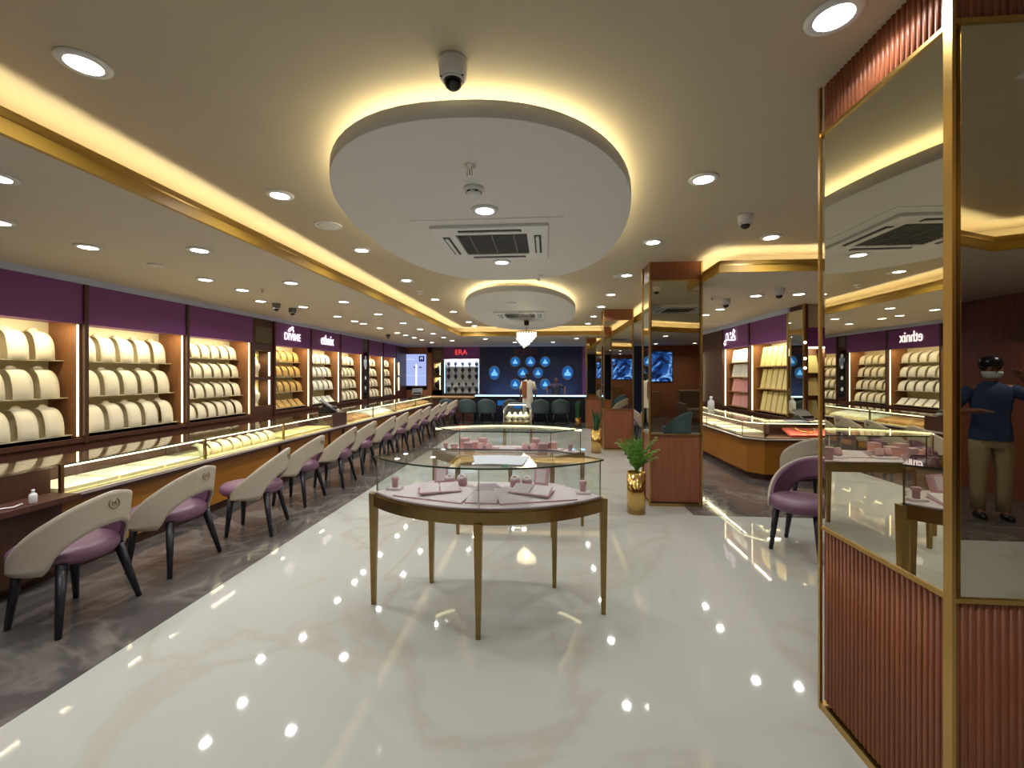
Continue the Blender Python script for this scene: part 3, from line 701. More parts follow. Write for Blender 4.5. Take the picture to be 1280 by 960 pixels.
for i in range(3): place('display_tray', me2, 'white ribbed tray in the bright left counter, %s from the entrance' % ORD[i], 'tray', wL(.24+.46*i,.26,.716,9.2), pi/2, 'white trays', rx=R(12))
for j, y0 in enumerate((10.6,12.3)):
    for i in range(4): place('display_tray', me, 'tan ribbed tray in the %s left counter, %s from the entrance' % (['next to last','last'][j], ORD[i]), 'tray', wL(.22+.42*i,.26,.716,y0), pi/2, 'tan trays in the far counters', rx=R(12))
# printer / machine on walnut box
def machine(x, y, z, rz, label, sc=1):
    t = thing('billing_machine', label, 'billing machine', (x,y,z), rz)
    b = B(); b.prism([(-.12*sc,-.14*sc),(.12*sc,-.14*sc),(.12*sc,.12*sc),(-.12*sc,.12*sc)], 0, .10*sc); b.build('body', K['black'], t, .01)
    b = B(); b.M = Matrix.Translation((0,-.02*sc,.11*sc)) @ Matrix.Rotation(R(35),4,'X'); b.box(-.15*sc,-.15*sc,0,.15*sc,.15*sc,.02*sc); b.build('screen', K['grille'], t, .004)
    B().tube([(0,.05*sc,.08*sc),(0,.02*sc,.15*sc)], .02*sc).build('stem', K['black'], t)
    b = B(); b.M = Matrix.Translation((0,-.16*sc,.03*sc)) @ Matrix.Rotation(R(12),4,'X'); b.box(-.1*sc,-.05*sc,0,.1*sc,.05*sc,.012*sc); b.build('keypad', K['grille'], t)
machine(-4.0, 7.66, .9, pi/2+.4, 'black and grey billing machine on the walnut box of the left counter', 1.15)
machine(-4.3, 14.3-.1, .9, .2, 'dark billing machine at the far end of the left counters below the screen', 1.1)
# bottle and cable on the knee shelf
def bottle(x, y, z, s, label, body='plastic', cap='plastic'):
    t = thing('bottle', label, 'bottle', (x,y,z))
    B().lathe([(0,0),(.026*s,0),(.03*s,.006*s),(.03*s,.075*s),(.024*s,.09*s),(.011*s,.1*s),(.011*s,.11*s)], n=20).build('bottle_body', K[body], t)
    B().lathe([(.013*s,.106*s),(.013*s,.13*s),(0,.132*s)], n=16).build('cap', K[cap], t)
bottle(-3.66, 2.83, .68, .75, 'small white bottle on the dark counter shelf beside the cable')
t = B().tube([(-3.62,2.35,.69),(-3.7,2.45,.69),(-3.62,2.55,.70),(-3.72,2.62,.69),(-3.64,2.7,.69),(-3.68,2.78,.69)], .006, 8).build('charging_cable', K['plastic']); tag(t, 'thin pale cable curled on the dark counter shelf', 'cable')
t = thing('cable_adapter', 'small grey adapter block lying at the end of the curled cable', 'adapter', (-3.62,2.3,.682))
B().box(-.04,-.04,0,.04,.04,.03).build('block', K['grille'], t, .006); B().box(-.012,.04,.008,.012,.055,.02).build('plug', K['chrome'], t)

# ------------------------------------------------------------------ right counter
path = [(3.0,13.0),(3.0,6.98),(3.22,6.75),(6.2,6.75)]
t = thing('display_counter', 'L shaped glass counter with amber base on the right', 'display counter', (0,0,0))
B().band(path,.12,.5,0,.1).build('plinth', K['wooddk'], t); B().band(path,.07,.5,.1,.60).build('base_panel', K['amber'], t)
B().band(path,-.02,.5,.60,.625).build('rail', K['wooddk'], t); B().band(path,-.035,.02,.625,.642).build('metal_rail', K['chrome'], t)
B().band(path,.0,.5,.64,.655).build('deck', K['wooddk'], t); B().band(path,0,.006,.655,.878).build('front_glass', K['glass'], t)
B().band(path,-.004,.52,.878,.888).build('glass_top', K['glass'], t); B().band(path,-.007,-.004,.878,.888).build('glass_edge', K['edge'], t)
B().band(path,.49,.5,.655,.878).build('rear_panel', K['wooddk'], t); B().band(path,.47,.485,.86,.876).build('light_strip', K['led'], t); B().band(path,.01,.022,.866,.877).build('front_light_strip', K['led'], t)
for x, y in ((3.0,6.98),(3.22,6.75),(3.0,8.5),(3.0,10.2),(4.6,6.75)): B().box(x-.006,y-.006,.655,x+.006,y+.006,.885).build('corner_post', K['bronze'], t)
light('counter_lamp','RECTANGLE', t, (3.08,9.8,.865), (0,R(-20),0), 18, (1,.87,.6), .02, 5.5)
light('counter_lamp','RECTANGLE', t, (4.6,6.83,.865), (R(-20),0,0), 10, (1,.87,.6), 2.6, .02)
me = tray_mesh(.40,.5,'cream',0)
for i in range(7): place('display_tray', me, 'cream tray with small pieces in the right counter, %s from the corner' % ORD[i], 'tray', (3.27,7.45+i*.56,.657), pi/2, 'trays in the right counter')
for i in range(2):
    t = thing('necklace_pad', 'red and gold necklace pad in the right counter, %s from the corner' % ORD[i], 'necklace pad', (3.95+i*.75,6.98,.697), 0, 'red necklace pads')
    b = B(); b.M = Matrix.Rotation(R(18),4,'X'); b.box(-.3,-.12,0,.3,.14,.03); b.build('pad', mat('coral red velvet', (200,84,70), .7), t)
    b = B(); b.M = Matrix.Rotation(R(18),4,'X'); b.tube([(-.14,.1,.04),(-.1,0,.04),(0,-.06,.04),(.1,0,.04),(.14,.1,.04)], .014, 8); b.build('necklace', K['gold'], t)
bottle(3.25, 8.96, .888, 2.1, 'clear plastic water bottle standing on the right counter', 'paper', 'red' if 0 else 'plastic')
machine(3.95, 7.1, .888, .3, 'dark billing machine on the right counter beside the pier', .8)
t = thing('paper_pad', 'white paper pad on the right counter before the billing machine', 'paper pad', (3.75,6.95,.889))
B().box(-.14,-.08,0,.14,.08,.012).build('pad', K['paper'], t); B().box(-.14,.06,.012,.14,.08,.018).build('binding', K['wooddk'], t)

# ------------------------------------------------------------------ chairs
def shell(th0, th1, R0, off, thick, ztop, zbot, n=44, m=7, lean=.035):
    b = B(); outer = []; inner = []
    for i in range(n+1):
        th = th0+(th1-th0)*i/n; zt, zb = ztop(th), zbot(th)
        ro = []; ri = []
        for j in range(m+1):
            z = zb+(zt-zb)*j/m
            k = max(0, (z-.42)/.38); bk = max(0, cos(th))**.7
            for L_, o_ in ((ro, off), (ri, off-thick)):
                rad = R0+o_+lean*k*(.35+.65*bk)
                L_.append((rad*sin(th), -rad*cos(th)*1.0, z+(.006*sin(j/m*pi))))
        outer.append(ro); inner.append(ri)
    b.grid(outer); b.grid(inner)
    b.grid([[r[-1] for r in outer],[r[-1] for r in inner]]); b.grid([[r[0] for r in outer],[r[0] for r in inner]])
    b.grid([outer[0],inner[0]]); b.grid([outer[-1],inner[-1]])
    return b
TH = R(118)
def ztop(th): s = abs(th)/TH; return .83-.40*s**1.65
def zbot(th):
    a = abs(th); q = R(60)
    return .372+(.245*cos(a/q*pi/2)**.55 if a < q else 0)
def zb2(th): return max(zbot(th)-.0, .40)
def make_chair(outer, inner, label, legm='leg', cutout=True, emblem=True, cat='chair'):
    t = thing('tub_chair', label, cat)
    zb = zbot if cutout else (lambda th: .36)
    shell(-TH, TH, .27, .018, .022, ztop, zb).build('back_shell', K[outer], t)
    shell(-TH*.985, TH*.985, .27, -.005, .020, lambda th: ztop(th)-.008, lambda th: zb(th)+.006).build('inner_backrest', K[inner], t)
    b = B(); b.lathe([(0,.385),(.20,.385),(.245,.40),(.262,.43),(.258,.465),(.235,.488),(.15,.497),(0,.5)], c=(0,.03,0), n=36, sy=1.1); b.build('seat', K[inner], t)
    for (tx, ty, bx, by) in ((-.18,-.16,-.262,-.235),(.18,-.16,.262,-.235),(-.16,.16,-.20,.19),(.16,.16,.20,.19)):
        b = B(); b.tube([(tx,ty,.41),((tx+bx)/2,(ty+by)/2,.2),(bx,by,.0)], [.030,.024,.017], 12); b.build('leg', K[legm], t)
    if emblem:
        b = B(); n = 20; b.M = Matrix.Translation((0,-.322,.745)) @ Matrix.Rotation(R(80),4,'X')
        b.grid([[((.034+.0035*cos(k*pi/3))*cos(2*pi*i/n),(.034+.0035*cos(k*pi/3))*sin(2*pi*i/n),.003*sin(k*pi/3)) for k in range(7)] for i in range(n+1)])
        e = b.build('emblem', K['bronze'], t)
        text('emblem_letter', 'M', .042, K['bronze'], e, (0,-.322,.745), (R(80),0,0), ext=.001)
    return t
ch = make_chair('beige','plum','purple seated beige chair at the left counters, nearest the entrance')
CH = [(-3.17,2.66,90),(-3.17,3.44,90),(-3.0,4.27,106),(-3.14,5.26,93),(-3.10,6.12,96),(-3.14,6.98,88),(-3.12,7.85,92),(-3.14,8.68,86),(-3.1,9.5,90),(-3.13,10.35,88),(-3.1,11.2,91),(-3.13,12.1,89),(-3.05,13.15,80)]
for i, (x, y, a) in enumerate(CH):
    if i == 0: o = ch; o.location = (x,y,.003); o.rotation_euler = (0,0,R(a)); o['group'] = 'purple and beige chairs along the left counters'
    else: o = dup(ch, (x,y,.003), R(a), 'purple seated beige chair in the left row, %s from the entrance%s' % (ORD[i], ', turned toward it' if i == 2 else ''))
dup(ch, (2.32,4.14,.0), R(-72+180+20), 'purple chair with open inner back facing left, beside the front mirrored pillar', 'purple chairs on the right')
dup(ch, (3.3,5.85,.003), R(-4), 'beige backed chair facing the right counter corner, partly behind the plum chair', 'purple chairs on the right')
dup(ch, (2.25,9.15,.003), R(-88), 'beige backed chair at the right counter seen between two pillars', 'purple chairs on the right')
dup(ch, (2.3,10.6,.003), R(-95), 'beige backed chair farther along the right counter', 'purple chairs on the right')
arm = make_chair('teal','teal','slate blue tub armchair reflected in the middle pillar mirror','wooddk',False,False,'armchair')
arm.location = (2.75,1.3,0); arm.rotation_euler = (0,0,R(140))
bc = make_chair('tealdk','tealdk','x','leg',False,False)
for i, x in enumerate((-3.2,-2.56,-1.93,-1.13,-.22,.42)):
    lab = 'dark grey tub chair before the back counter, %s from the screen side' % ORD[i]
    o = bc if i == 0 else copy_tree(bc)
    o.location = (x,13.95,.003); o.rotation_euler = (0,0,0); o['label'] = lab; o['group'] = 'dark chairs at the back counter'

# ------------------------------------------------------------------ display tables
def outline():
    R_ = (.79**2+.34**2)/(2*.34); a = math.asin(.79/R_); n = 20
    p = [(R_*sin(-a+2*a*i/n), R_-.34-R_*cos(-a+2*a*i/n)) for i in range(n+1)]
    return p+[(.47,.34),(-.47,.34)]
def table(loc, rz, label, led=False):
    t = thing('display_table', label, 'display table', loc, rz); P = outline()
    B().band(offset(P,-.012,True),0,.03,.69,.765,True).build('apron', K['bronze'], t)
    B().prism(P,.755,.775).build('deck', K['bronze'], t)
    B().prism(offset(P,.012,True),.776,.786).build('liner', K['lilac'], t)
    for x, y in ((-.79,0),(.79,0),(0,-.34),(-.47,.34),(.47,.34)):
        b = B(); q = .026; r_ = .014; x2 = x*(1.0); y2 = y
        top = [(x2-q,y2-q,.775),(x2+q,y2-q,.775),(x2+q,y2+q,.775),(x2-q,y2+q,.775)]; bot = [(x2-r_,y2-r_,0),(x2+r_,y2-r_,0),(x2+r_,y2+r_,0),(x2-r_,y2+r_,0)]
        if y == -.34: top = [(a,b2,.70) for a,b2,c in top]
        b.add(bot+top,[(0,3,2,1),(4,5,6,7),(0,1,5,4),(1,2,6,5),(2,3,7,6),(3,0,4,7)]); b.build('leg', K['bronze'], t)
    G = offset(P,.012,True)
    B().band(G,0,.006,.776,1.022,True).build('glass_walls', K['glass'], t)
    B().prism(P,1.022,1.032).build('glass_top', K['glass'], t); B().band(P,-.002,.001,1.022,1.032,True).build('glass_edge', K['edge'], t)
    for x, y in ((-.77,.012),(.77,.012),(-.455,.325),(.455,.325),(0,-.323)):
        B().box(x-.004,y-.004,.776,x+.004,y+.004,1.022).build('corner_post', K['bronze'] if y != -.323 else K['chrome'], t)
    if led:
        B().band(offset(P[:21],.012),0,.022,1.004,1.020).build('light_bar', K['led'], t)
    return t
table((-.415,2.955,0), 0, 'nearest bronze legged curved glass display table with papers on top')
table((-.42,4.65,0), pi, 'second curved glass display table with a bright light bar, behind the nearest', True)
# contents
def wedge(w_, d, h):
    b = B(); b.add([(-w_/2,-d/2,0),(w_/2,-d/2,0),(w_/2,d/2,0),(-w_/2,d/2,0),(-w_/2,-d/2,.008),(w_/2,-d/2,.008),(w_/2,d/2,h),(-w_/2,d/2,h)],[(0,3,2,1),(4,5,6,7),(0,1,5,4),(1,2,6,5),(2,3,7,6),(3,0,4,7)]); return b
def items(ox, oy, rz, m1, m2, where, mirror_y=1):
    c, s = cos(rz), sin(rz)
    def W(x, y): return (ox+x*c-y*s, oy+x*s+y*c)
    Z = .787
    sides = {-1:'left' if rz == 0 else 'right', 1:'right' if rz == 0 else 'left'}
    for sd in (-1, 1):
        S_ = sides[sd]
        x, y = W(sd*.33,-.06); t = thing('sloped_pad', 'wide sloped suede pad on the %s side of the %s' % (S_, where), 'display pad', (x,y,Z), rz+sd*.28)
        wedge(.50,.26,.035).build('pad', K[m1], t); B().band([(-.25,-.13),(.25,-.13),(.25,.13),(-.25,.13)],-.004,.0,0,.008,True).build('piping', K[m2], t)
        x, y = W(sd*.31,-.05); t = thing('necklace_stand', 'open book shaped stand on the %s sloped pad of the %s' % (S_, where), 'jewellery stand', (x,y,Z+.034), rz-sd*.3)
        b = B(); b.M = Matrix.Rotation(R(14),4,'X'); b.box(-.13,-.06,0,-.005,.07,.014); b.build('left_leaf', K[m1], t)
        b = B(); b.M = Matrix.Rotation(R(14),4,'X'); b.box(.005,-.06,0,.13,.07,.014); b.build('right_leaf', K[m1], t)
        B().box(-.14,-.07,-.005,.14,.08,.001).build('tray_base', K[m2], t)
        for k in (0, 1):
            x, y = W(sd*(.19+.085*k),.13-.01*k)
            t = thing('bangle_roll', 'round %s bangle roll, %s of the pair on the %s of the %s' % ('pink' , ['inner','outer'][k], S_, where), 'bangle roll', (x,y,Z+.02), rz)
            b = B(); b.M = Matrix.Rotation(R(20),4,'X'); b.lathe([(0,0),(.032,0),(.036,.008),(.036,.06),(.03,.068)], n=20); b.build('roll', K[m2], t)
            b = B(); b.M = Matrix.Rotation(R(20),4,'X'); b.lathe([(.03,.066),(.03,.072),(0,.073)], n=20); b.build('roll_top', K['lilac'], t)
            b = B(); b.M = Matrix.Rotation(R(20),4,'X'); b.tube([(-.014,0,.075),(0,.008,.078),(.014,0,.075)], .003, 6); b.build('ring', K['gold'], t)
        x, y = W(sd*.23,.14); t = tag(B().lathe([(0,0),(.11,0),(.115,.006),(.11,.016),(0,.018)], n=28, sx=1.1, sy=.6).build('round_plinth', K[m1]), 'flat oval plinth under the bangle rolls on the %s of the %s' % (S_, where), 'plinth'); t.location = (x,y,Z); t.rotation_euler = (0,0,rz)
        x, y = W(sd*.37,.235); t = thing('earring_box', 'tall leaning pink box at the back %s of the %s' % (S_, where), 'earring box', (x,y,Z), rz-sd*.25)
        b = B(); b.M = Matrix.Rotation(R(-18),4,'X'); b.box(-.05,-.02,.0,.05,.02,.13); b.build('box', K[m2], t, .004)
        b = B(); b.M = Matrix.Rotation(R(-18),4,'X'); b.box(-.035,-.024,.02,.035,-.02,.115); b.build('face_card', K[m1], t)
        x, y = W(sd*.66,.06); t = thing('ring_stand', 'small upright ring stand at the %s end of the %s' % (S_, where), 'ring stand', (x,y,Z), rz)
        B().box(-.05,-.04,0,.05,.04,.015).build('foot', K[m1], t, .003); B().lathe([(.02,.015),(.02,.06),(.026,.064),(.026,.085),(0,.087)], n=16).build('stem', K[m2], t)
    x, y = W(0,-.14); t = thing('sloped_pad', 'central fan shaped sloped pad at the front of the %s' % where, 'display pad', (x,y,Z), rz)
    wedge(.2,.2,.03).build('pad', K[m1], t); B().band([(-.1,-.1),(.1,-.1),(.1,.1),(-.1,.1)],-.004,0,0,.008,True).build('piping', K[m2], t)
    x, y = W(0,.06); t = thing('prism_stand', 'open prism stand in the middle of the %s' % where, 'jewellery stand', (x,y,Z), rz)
    b = B()
    for sg in (-1, 1): b.add([(0,-.09*sg,0),(.0,-.09*sg,.0),(0,0,0)], [])
    b.add([(-.11,-.08,.0),(.11,-.08,.0),(.06,0,.055),(-.06,0,.055),(-.11,.08,0),(.11,.08,0)],[(0,1,2,3),(3,2,5,4),(0,3,4),(1,5,2),(0,4,5,1)]); b.build('prism', K[m1], t)
    B().box(-.12,-.09,-.0,.12,.09,.006).build('tray_base', K[m2], t)
items(-.415, 2.955, 0, 'lilac', 'pink', 'nearest table')
items(-.42, 4.65, pi, 'lilac', 'pink', 'second table')
for i, (x, y, h, w_) in enumerate([(-.98,4.55,.08,.07),(-.88,4.62,.13,.08),(-.78,4.6,.10,.10),(-.70,4.72,.12,.08),(-.12,4.66,.13,.07),(-.04,4.6,.09,.10),(.06,4.63,.10,.08)]):
    t = thing('jewellery_box', 'square pink box inside the second table, %s from the left' % ORD[i], 'jewellery box', (x,y,.787), .2*(-1)**i, 'pink boxes in the second table')
    B().box(-w_/2,-w_/2,0,w_/2,w_/2,h*.7).build('box', mat('salmon pink suede',(222,158,148),.7) if i == 0 else bpy.data.materials['salmon pink suede'], t, .004); B().box(-w_/2-.002,-w_/2-.002,h*.7,w_/2+.002,w_/2+.002,h).build('lid', K['pink'], t, .004)
for i, (x, y, a) in enumerate([(-.38,2.88,.2),(-.24,2.86,-.12)]):
    t = place('paper_sheet', B().box(-.105,-.148,0,.105,.148,.002).box(-.085,.06,.002,.085,.065,.0022).mesh('paper_sheet', K['paper']), ['white paper sheet on the nearest glass table, left of the two','white paper sheet on the nearest glass table, right of the two'][i], 'paper', (x,y,1.033+i*.003), a, 'papers on the glass table')
t = thing('price_tag', 'small green tag at the front edge of the nearest glass table top', 'tag', (-.26,2.67,1.033)); B().box(-.02,-.008,0,.02,.008,.004).build('tag_body', mat('green tag',(40,150,100),.5), t); B().tube([(.02,0,.002),(.04,.01,.002)], .001, 6).build('string', K['paper'], t)
# small domed case
t = thing('display_case', 'small lit glass case of cream busts before the woman', 'display case', (-.51,7.6,0))
P = [(-.23,-.17),(.23,-.17),(.23,.17),(-.23,.17)]
b = B()
for x, y in P: b.box(x-.014,y-.014,0,x+.014,y+.014,.75)
b.band(P,-.014,.014,.70,.75,True).band(P,-.014,.014,.12,.14,True); b.build('stand_frame', K['gold'], t)
B().prism(P,.75,.78).build('deck', K['bronze'], t); B().band(P,0,.006,.78,1.0,True).build('glass_walls', K['glass'], t)
b = B(); Q4 = [(-.23,1.0),(-.15,1.09),(.15,1.09),(.23,1.0)]
b.add([(x,-.17,z) for x,z in Q4]+[(x,.17,z) for x,z in Q4], [(0,1,2,3),(4,7,6,5),(0,4,5,1),(1,5,6,2),(2,6,7,3)]); b.build('glass_hood', K['glass'], t)
b = B()
for y in (-.17,.17): b.tube([(x,y,z) for x,z in Q4], .006, 6)
for x, z in Q4: b.tube([(x,-.17,z),(x,.17,z)], .006, 6)
for x, y in P: b.tube([(x,y,.78),(x,y,1.0)], .006, 6)
b.build('edge_bars', K['chrome'], t); B().box(-.15,-.16,1.072,.15,-.14,1.085).build('light_bar', K['led'], t)
light('case_lamp','RECTANGLE', t, (0,-.1,1.06), (0,0,0), 3, (1,.87,.6), .3, .1)
B().box(-.05,-.18,1.02,.08,-.175,1.07).build('blue_sticker', K['bluebk'], t)
me = bust_mesh(.5,'cream')
for r in range(2):
    for c in range(4): place('necklace_bust', me, 'small cream bust in the little lit case, %s row, %s from its left' % (['front','rear'][r], ORD[c]), 'necklace bust', (-.51-.15+.1*c,7.52+.14*r,.781), 0, 'busts in the little case')

# ------------------------------------------------------------------ plants
def planter(x, y, r, h, label, leafm, kind, lz):
    t = thing('potted_plant', label, 'potted plant', (x,y,0))
    b = B(); b.lathe([(0,0),(r,0),(r,h),(r-.008,h),(r-.012,h-.05),(0,h-.05)], n=36); b.build('gold_pot', mat('polished gold',(214,178,110),.12,1) if 'polished gold' not in bpy.data.materials else bpy.data.materials['polished gold'], t)
    B().lathe([(0,h-.045),(r-.012,h-.045)], n=24).build('soil', K['soil'], t)
    rnd = random.Random(int(x*100)); b = B()
    if kind == 'palm':
        for i in range(38):
            a = rnd.uniform(0,2*pi); L_ = rnd.uniform(.26,.50); tilt = rnd.uniform(.06,.62); n = 7; pts = []
            for k in range(n+1):
                s = k/n; rr = L_*s*sin(tilt)*(.6+.5*s); zz = L_*s*cos(tilt)*1.0-.16*s*s*tilt; pts.append(Vector((rr*cos(a), rr*sin(a), h-.04+zz+.02)))
            b.tube([tuple(p) for p in pts], [.004]*(n)+[.002], 5)
            for k in range(2, n+1):
                d = (pts[k]-pts[k-1]).normalized(); sd = d.cross(Vector((0,0,1))).normalized()
                for sg in (-1,1):
                    tip = pts[k]+sd*sg*.075*(1.15-k/n*.6)+d*.05-Vector((0,0,.015)); mid = (pts[k]+tip)/2+Vector((0,0,.012)); wv = d*.014
                    b.add([tuple(pts[k]),tuple(mid+wv),tuple(tip),tuple(mid-wv)], [(0,1,2,3)])
    else:
        for i in range(12):
            a = rnd.uniform(0,2*pi); L_ = rnd.uniform(.75,1.1)*lz; r0 = rnd.uniform(.01,r*.6); ln = rnd.uniform(.02,.14); ww = .022 if kind == 'snake' else .05
            rows = []
            for k in range(8):
                s = k/7; wd = ww*(sin(pi*min(1,.18+s*.82))**.5 if s < 1 else 0.02); c = Vector(((r0+ln*s*s)*cos(a),(r0+ln*s*s)*sin(a),h-.05+L_*s)); sd = Vector((-sin(a),cos(a),0)); nn = Vector((cos(a),sin(a),0))
                rows.append([tuple(c-sd*wd),tuple(c-nn*.006),tuple(c+sd*wd),tuple(c+nn*.004)])
            b.grid(rows, True)
    b.build('foliage', K[leafm], t)
planter(1.03,5.15,.105,.47,'bright green palm in a tall gold pot beside the middle pillar','leaf','palm',.4)
planter(1.0,9.0,.10,.47,'snake plant in a tall gold pot farther back beside the third pillar','leafdk','snake',.48)
planter(.95,13.5,.11,.28,'dark green leafy plant in a short gold pot near the blue counter','leafdk','broad',.55)

# ------------------------------------------------------------------ chandelier
t = thing('chandelier', 'small crystal chandelier with a gold ring hanging from the second oval', 'chandelier', (-.45,9.6,ZM-.17))
B().lathe([(0,0),(.06,0),(.06,-.02),(.02,-.03),(0,-.03)], n=20).build('canopy', K['gold'], t)
B().box(-.05,-.05,-.12,.05,.05,-.03).build('motor_box', K['black'], t); B().tube([(0,0,-.1),(0,0,-.3)], .008, 8).build('rod', K['gold'], t)
b = B(); rr = [(.2,-.25),(.21,-.25),(.21,-.31),(.2,-.31),(.2,-.25)]; b.lathe(rr, n=36)
for k in range(4): b.tube([(0,0,-.26),(.2*cos(k*pi/2),.2*sin(k*pi/2),-.26)], .006, 6)
b.build('gold_ring', K['gold'], t)
for ring, (rad, n, z1) in enumerate(((.205,22,-.42),(.165,18,-.47),(.12,14,-.52),(.07,9,-.57))):
    b = B()
    for i in range(n):
        a = 2*pi*i/n+ring*.2; zz = z1+.05*cos(a-.6); b.lathe([(.0,-.26),(.012,-.275),(.012,zz+.02),(0,zz)], c=(rad*cos(a),rad*sin(a),0), n=6, smooth=False)
    b.build('crystal_tier', K['crystal'], t)
light('chandelier_lamp','POINT', t, (0,0,-.4), (0,0,0), 14, (1,.9,.7), .05)

# ------------------------------------------------------------------ things behind the camera, seen in the mirrors
t = thing('wall_picture', 'large blue abstract picture on the brown entrance wall, seen in pillar mirrors', 'picture', (3.05,YB+.03,1.3))
B().box(0,-.03,0,1.75,.0,1.2).build('frame', K['black'], t); B().box(.03,0,.03,1.72,.012,1.17).build('print', K['print'], t)
t = thing('sofa', 'taupe quilted armchair against the brown wall in the mirror reflection', 'sofa', (5.2,-4.6,0), 0)
B().box(-.5,-.45,.1,.5,.4,.42).build('seat', K['sofa'], t, .04); B().box(-.55,-.55,.1,.55,-.38,1.05).build('backrest', K['sofa'], t, .05)
for s in (-1,1): B().box(s*.5,-.45,.1,s*.62,.4,.62).build('armrest', K['sofa'], t, .04)
for x in (-.45,.45):
    for y in (-.4,.35): B().lathe([(.02,0),(.028,.1)], c=(x,y,0), n=10).build('leg', K['leg'], t)
t = thing('side_cabinet', 'amber wood cabinet below the blue picture in the mirror reflection', 'cabinet', (3.2,-5.85,0))
B().box(-.7,-.4,0,1.0,.2,.95).build('body', K['niche'], t)
for i in range(3): 
    d = B().box(-.68+i*.56,.2,.06,-.16+i*.56,.22,.9).build('door', K['niche'], t); B().box(-.24+i*.56,.22,.45,-.22+i*.56,.235,.6).build('handle', K['gold'], d)
B().box(.1,.222,.5,.25,.228,.72).build('notice_card', K['paper'], t)
t = thing('shelf_unit', 'brown open shelf unit behind the standing man in the mirror', 'shelf unit', (XRN-.02,-3.4,0), pi/2)
b = B(); b.box(-.9,0,0,-.86,.45,2.0).box(.86,0,0,.9,.45,2.0).box(-.9,0,0,.9,.03,2.0); b.build('frame', K['wood'], t); t.location = (XRN-.46,-3.4,0); t.rotation_euler = (0,0,-pi/2)
for z in (.45,.85,1.2,1.5,1.8): B().box(-.86,.03,z,.86,.44,z+.03).build('shelf_board', K['wood'], t)

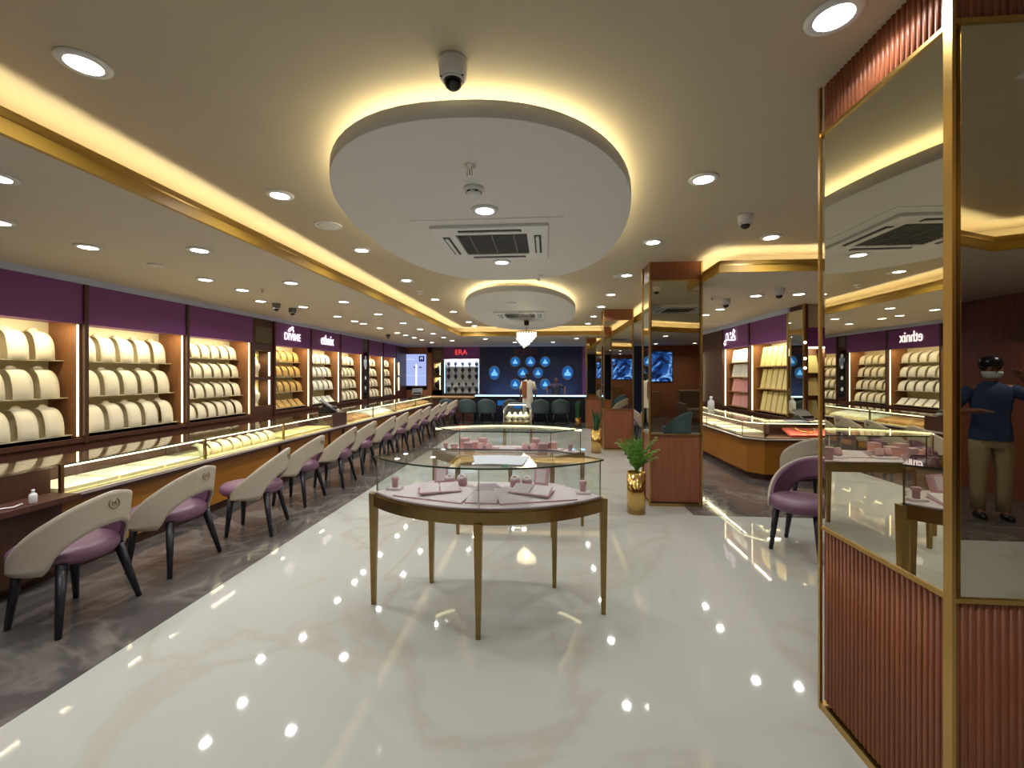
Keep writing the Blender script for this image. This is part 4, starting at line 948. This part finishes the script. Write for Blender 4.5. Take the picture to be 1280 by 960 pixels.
# ------------------------------------------------------------------ people
def skin(name, V, E, rad, m, parent, sub=2):
    me = bpy.data.meshes.new(name); me.from_pydata(V, E, []); me.materials.append(m)
    o = bpy.data.objects.new(name, me); C.objects.link(o); o.parent = parent
    sm_ = o.modifiers.new('skin', 'SKIN'); sm_.use_smooth_shade = True
    for i, r_ in enumerate(rad):
        v = me.skin_vertices[0].data[i]; v.radius = r_ if hasattr(r_, '__len__') else (r_, r_); v.use_root = (i == 0)
    s = o.modifiers.new('sub', 'SUBSURF'); s.levels = sub; s.render_levels = sub
    return o
def person(label, loc, rz, h, top, legs, armL, armR, sleeve=True, hair='short', skirt=False, cap=False, mask=False, shoem='black', lean=0):
    t = thing('person', label, 'person', loc, rz); k = h/1.7     # figure faces local +y
    V, E, Rd = [], [], []
    def v(p, r_, par=None):
        V.append((p[0]*k, p[1]*k, p[2]*k)); Rd.append((r_[0]*k, r_[1]*k) if hasattr(r_, '__len__') else r_*k)
        if par is not None: E.append((par, len(V)-1))
        return len(V)-1
    pel = v((0,0,.93),(.13,.10)); sp = v((0,.0,1.12),(.12,.09),pel); chst = v((0,lean,1.32),(.14,.10),sp); nb = v((0,lean,1.43),.055,chst); nk = v((0,lean+.01,1.48),.048,nb)
    jaw = v((0,lean+.025,1.53),(.062,.07),nk); hd = v((0,lean+.02,1.60),(.075,.09),jaw); cr = v((0,lean+.005,1.665),(.06,.07),hd)
    for s, A in ((-1,armL),(1,armR)):
        sh = v((s*.17,lean,1.40),.055,chst); el = v((A[0][0],A[0][1],A[0][2]),.042,sh); wr = v(A[1],.027,el)
        d = (Vector(A[1])-Vector(A[0])).normalized(); side = d.cross(Vector((0,0,1)));  side = side.normalized() if side.length > .1 else Vector((1,0,0))
        pm = Vector(A[1])+d*.06; pi_ = v(tuple(pm),(.034,.02),wr)
        up = side.cross(d)
        for f_, (o_, L_) in enumerate(((-.030,.055),(-.010,.07),(.010,.066),(.030,.05))):
            a = v(tuple(pm+d*.03+side*o_),.0095,pi_); b_ = v(tuple(pm+d*(.03+L_*.6)+side*o_*1.1-up*.006),.0085,a); v(tuple(pm+d*(.03+L_)+side*o_*1.1-up*.02),.007,b_)
        a = v(tuple(pm-d*.02-side*.035),.011,pi_); v(tuple(pm+d*.03-side*.055),.009,a)
    for s in (-1,1):
        hp = v((s*.09,0,.88),.085,pel); kn = v((s*.10,.02,.50),.055,hp); an = v((s*.10,-.01,.09),.036,kn); v((s*.11,.10,.035),(.04,.028),an)
    skin('body', V, E, Rd, K['skin'], t)
    def loft(b, rings, n=28):
        b.grid([[(rx*k*cos(2*pi*i/n), (cy+ry*sin(2*pi*i/n))*k, z*k) for i in range(n)] for z, rx, ry, cy in rings], True)
    b = B(); hem = .84 if not skirt else .55
    loft(b, [(hem,.175,.135,0),(.95,.168,.13,0),(1.08,.150,.118,0),(1.22,.168,.122,lean*.5),(1.34,.188,.122,lean),(1.40,.175,.105,lean),(1.435,.12,.08,lean),(1.46,.062,.062,lean),(1.475,.058,.06,lean)])
    for s, A in ((-1,armL),(1,armR)):
        s1 = Vector((s*.155,lean,1.385)); e1 = Vector(A[0]); q = s1.lerp(e1,.88); m_ = s1.lerp(e1,.45)
        b.tube([tuple(v_*k) for v_ in (s1, m_, q)], [.068*k,.062*k,.056*k], 14)
    b.build('shirt', K[top], t)
    b = B(); loft(b, [(1.0,.145,.112,0),(.9,.155,.118,0),(.80,.165,.118,0),(.76,.16,.10,0)])
    for s in (-1,1): b.tube([(s*.085*k,0,.86*k),(s*.092*k,.008*k,.70*k),(s*.10*k,.018*k,.50*k),(s*.10*k,0,.28*k),(s*.102*k,-.005*k,.07*k)], [.088*k,.088*k,.07*k,.062*k,.06*k], 16)
    b.build('trousers', K[legs], t)
    for s in (-1,1): B().lathe([(0,0),(.05*k,0),(.052*k,.03*k),(.035*k,.06*k),(0,.07*k)], c=(s*.108*k,.055*k,0), n=18, sx=.85, sy=2.1).build('shoe', K[shoem], t)
    hz = 1.62*k
    b = B(); b.lathe([(.0,.078*k),(.045*k,.07*k),(.078*k,.035*k),(.084*k,0),(.078*k,-.03*k)], c=(0,(lean-.008)*k,hz), n=22, sy=1.12)
    if hair == 'long': b.lathe([(.05*k,.0),(.062*k,-.05*k),(.05*k,-.16*k),(.02*k,-.22*k)], c=(0,(lean-.06)*k,hz), n=14, sy=.6)
    b.build('hair', K['hair'], t)
    for s in (-1,1):
        B().lathe([(0,-.011*k),(.010*k,0),(0,.011*k)], c=(s*.03*k,(lean+.098)*k,1.605*k), n=10).build('eye', K['black'], t)
        B().lathe([(0,-.03*k),(.014*k,0),(0,.03*k)], c=(s*.088*k,(lean+.0)*k,1.59*k), n=10).build('ear', K['skin'], t)
    b = B(); b.add([(-.014*k,(lean+.095)*k,1.56*k),(.014*k,(lean+.095)*k,1.56*k),(0,(lean+.125)*k,1.565*k),(0,(lean+.1)*k,1.605*k)],[(0,1,2),(0,2,3),(1,3,2),(0,3,1)]); b.build('nose', K['skin'], t)
    b = B(); b.box(-.022*k,(lean+.088)*k,1.53*k,.022*k,(lean+.096)*k,1.537*k); b.build('mouth', K['rust'], t)
    if cap:
        b = B(); b.lathe([(.092*k,-.01*k),(.095*k,.03*k),(.075*k,.075*k),(.03*k,.098*k),(0,.1*k)], c=(0,0,hz+.03), n=24, sy=1.1); b.prism([(-.07*k,.07*k),(-.05*k,.165*k),(.05*k,.165*k),(.07*k,.07*k)], hz+.03, hz+.042); b.build('cap', K['black'], t)
    if mask:
        b = B(); b.lathe([(.05*k,-.05*k),(.072*k,-.03*k),(.082*k,.0),(.082*k,.022*k)], c=(0,.03*k,1.555*k), n=20, sy=1.0); b.build('face_mask', K['paper'], t)
    return t
person('man in dark blue shirt, khaki trousers, cap and white mask, reflected in the right mirror', (4.95,-2.25,0), R(20), 1.76, 'denim', 'khaki',
       ((-.33,-.03,1.14),(-.20,.21,1.16)), ((.36,.10,1.26),(.15,.24,1.50)), cap=True, mask=True)
p = person('woman with dark hair in cream top and rust shawl, standing before the blue counter', (-.62,14.15,.003), R(8), 1.66, 'creamcl', 'creamcl',
       ((-.24,.02,1.10),(-.24,.10,.86)), ((.25,.03,1.10),(.27,.12,.87)), hair='long', skirt=True)
b = B(); b.grid([[(-.20+.05*u, -.125-.03*sin(u), 1.38-.55*s+.0*u) for u in range(4)] for s in [i/6 for i in range(7)]]); b.build('shawl', K['rust'], p)
person('person in dark patterned top leaning both hands on the blue counter from behind', (.31,15.42,.003), pi, 1.5, 'pattern', 'navydk',
       ((-.36,.12,1.28),(-.34,.22,1.075)), ((.36,.12,1.28),(.34,.22,1.075)), lean=.04)
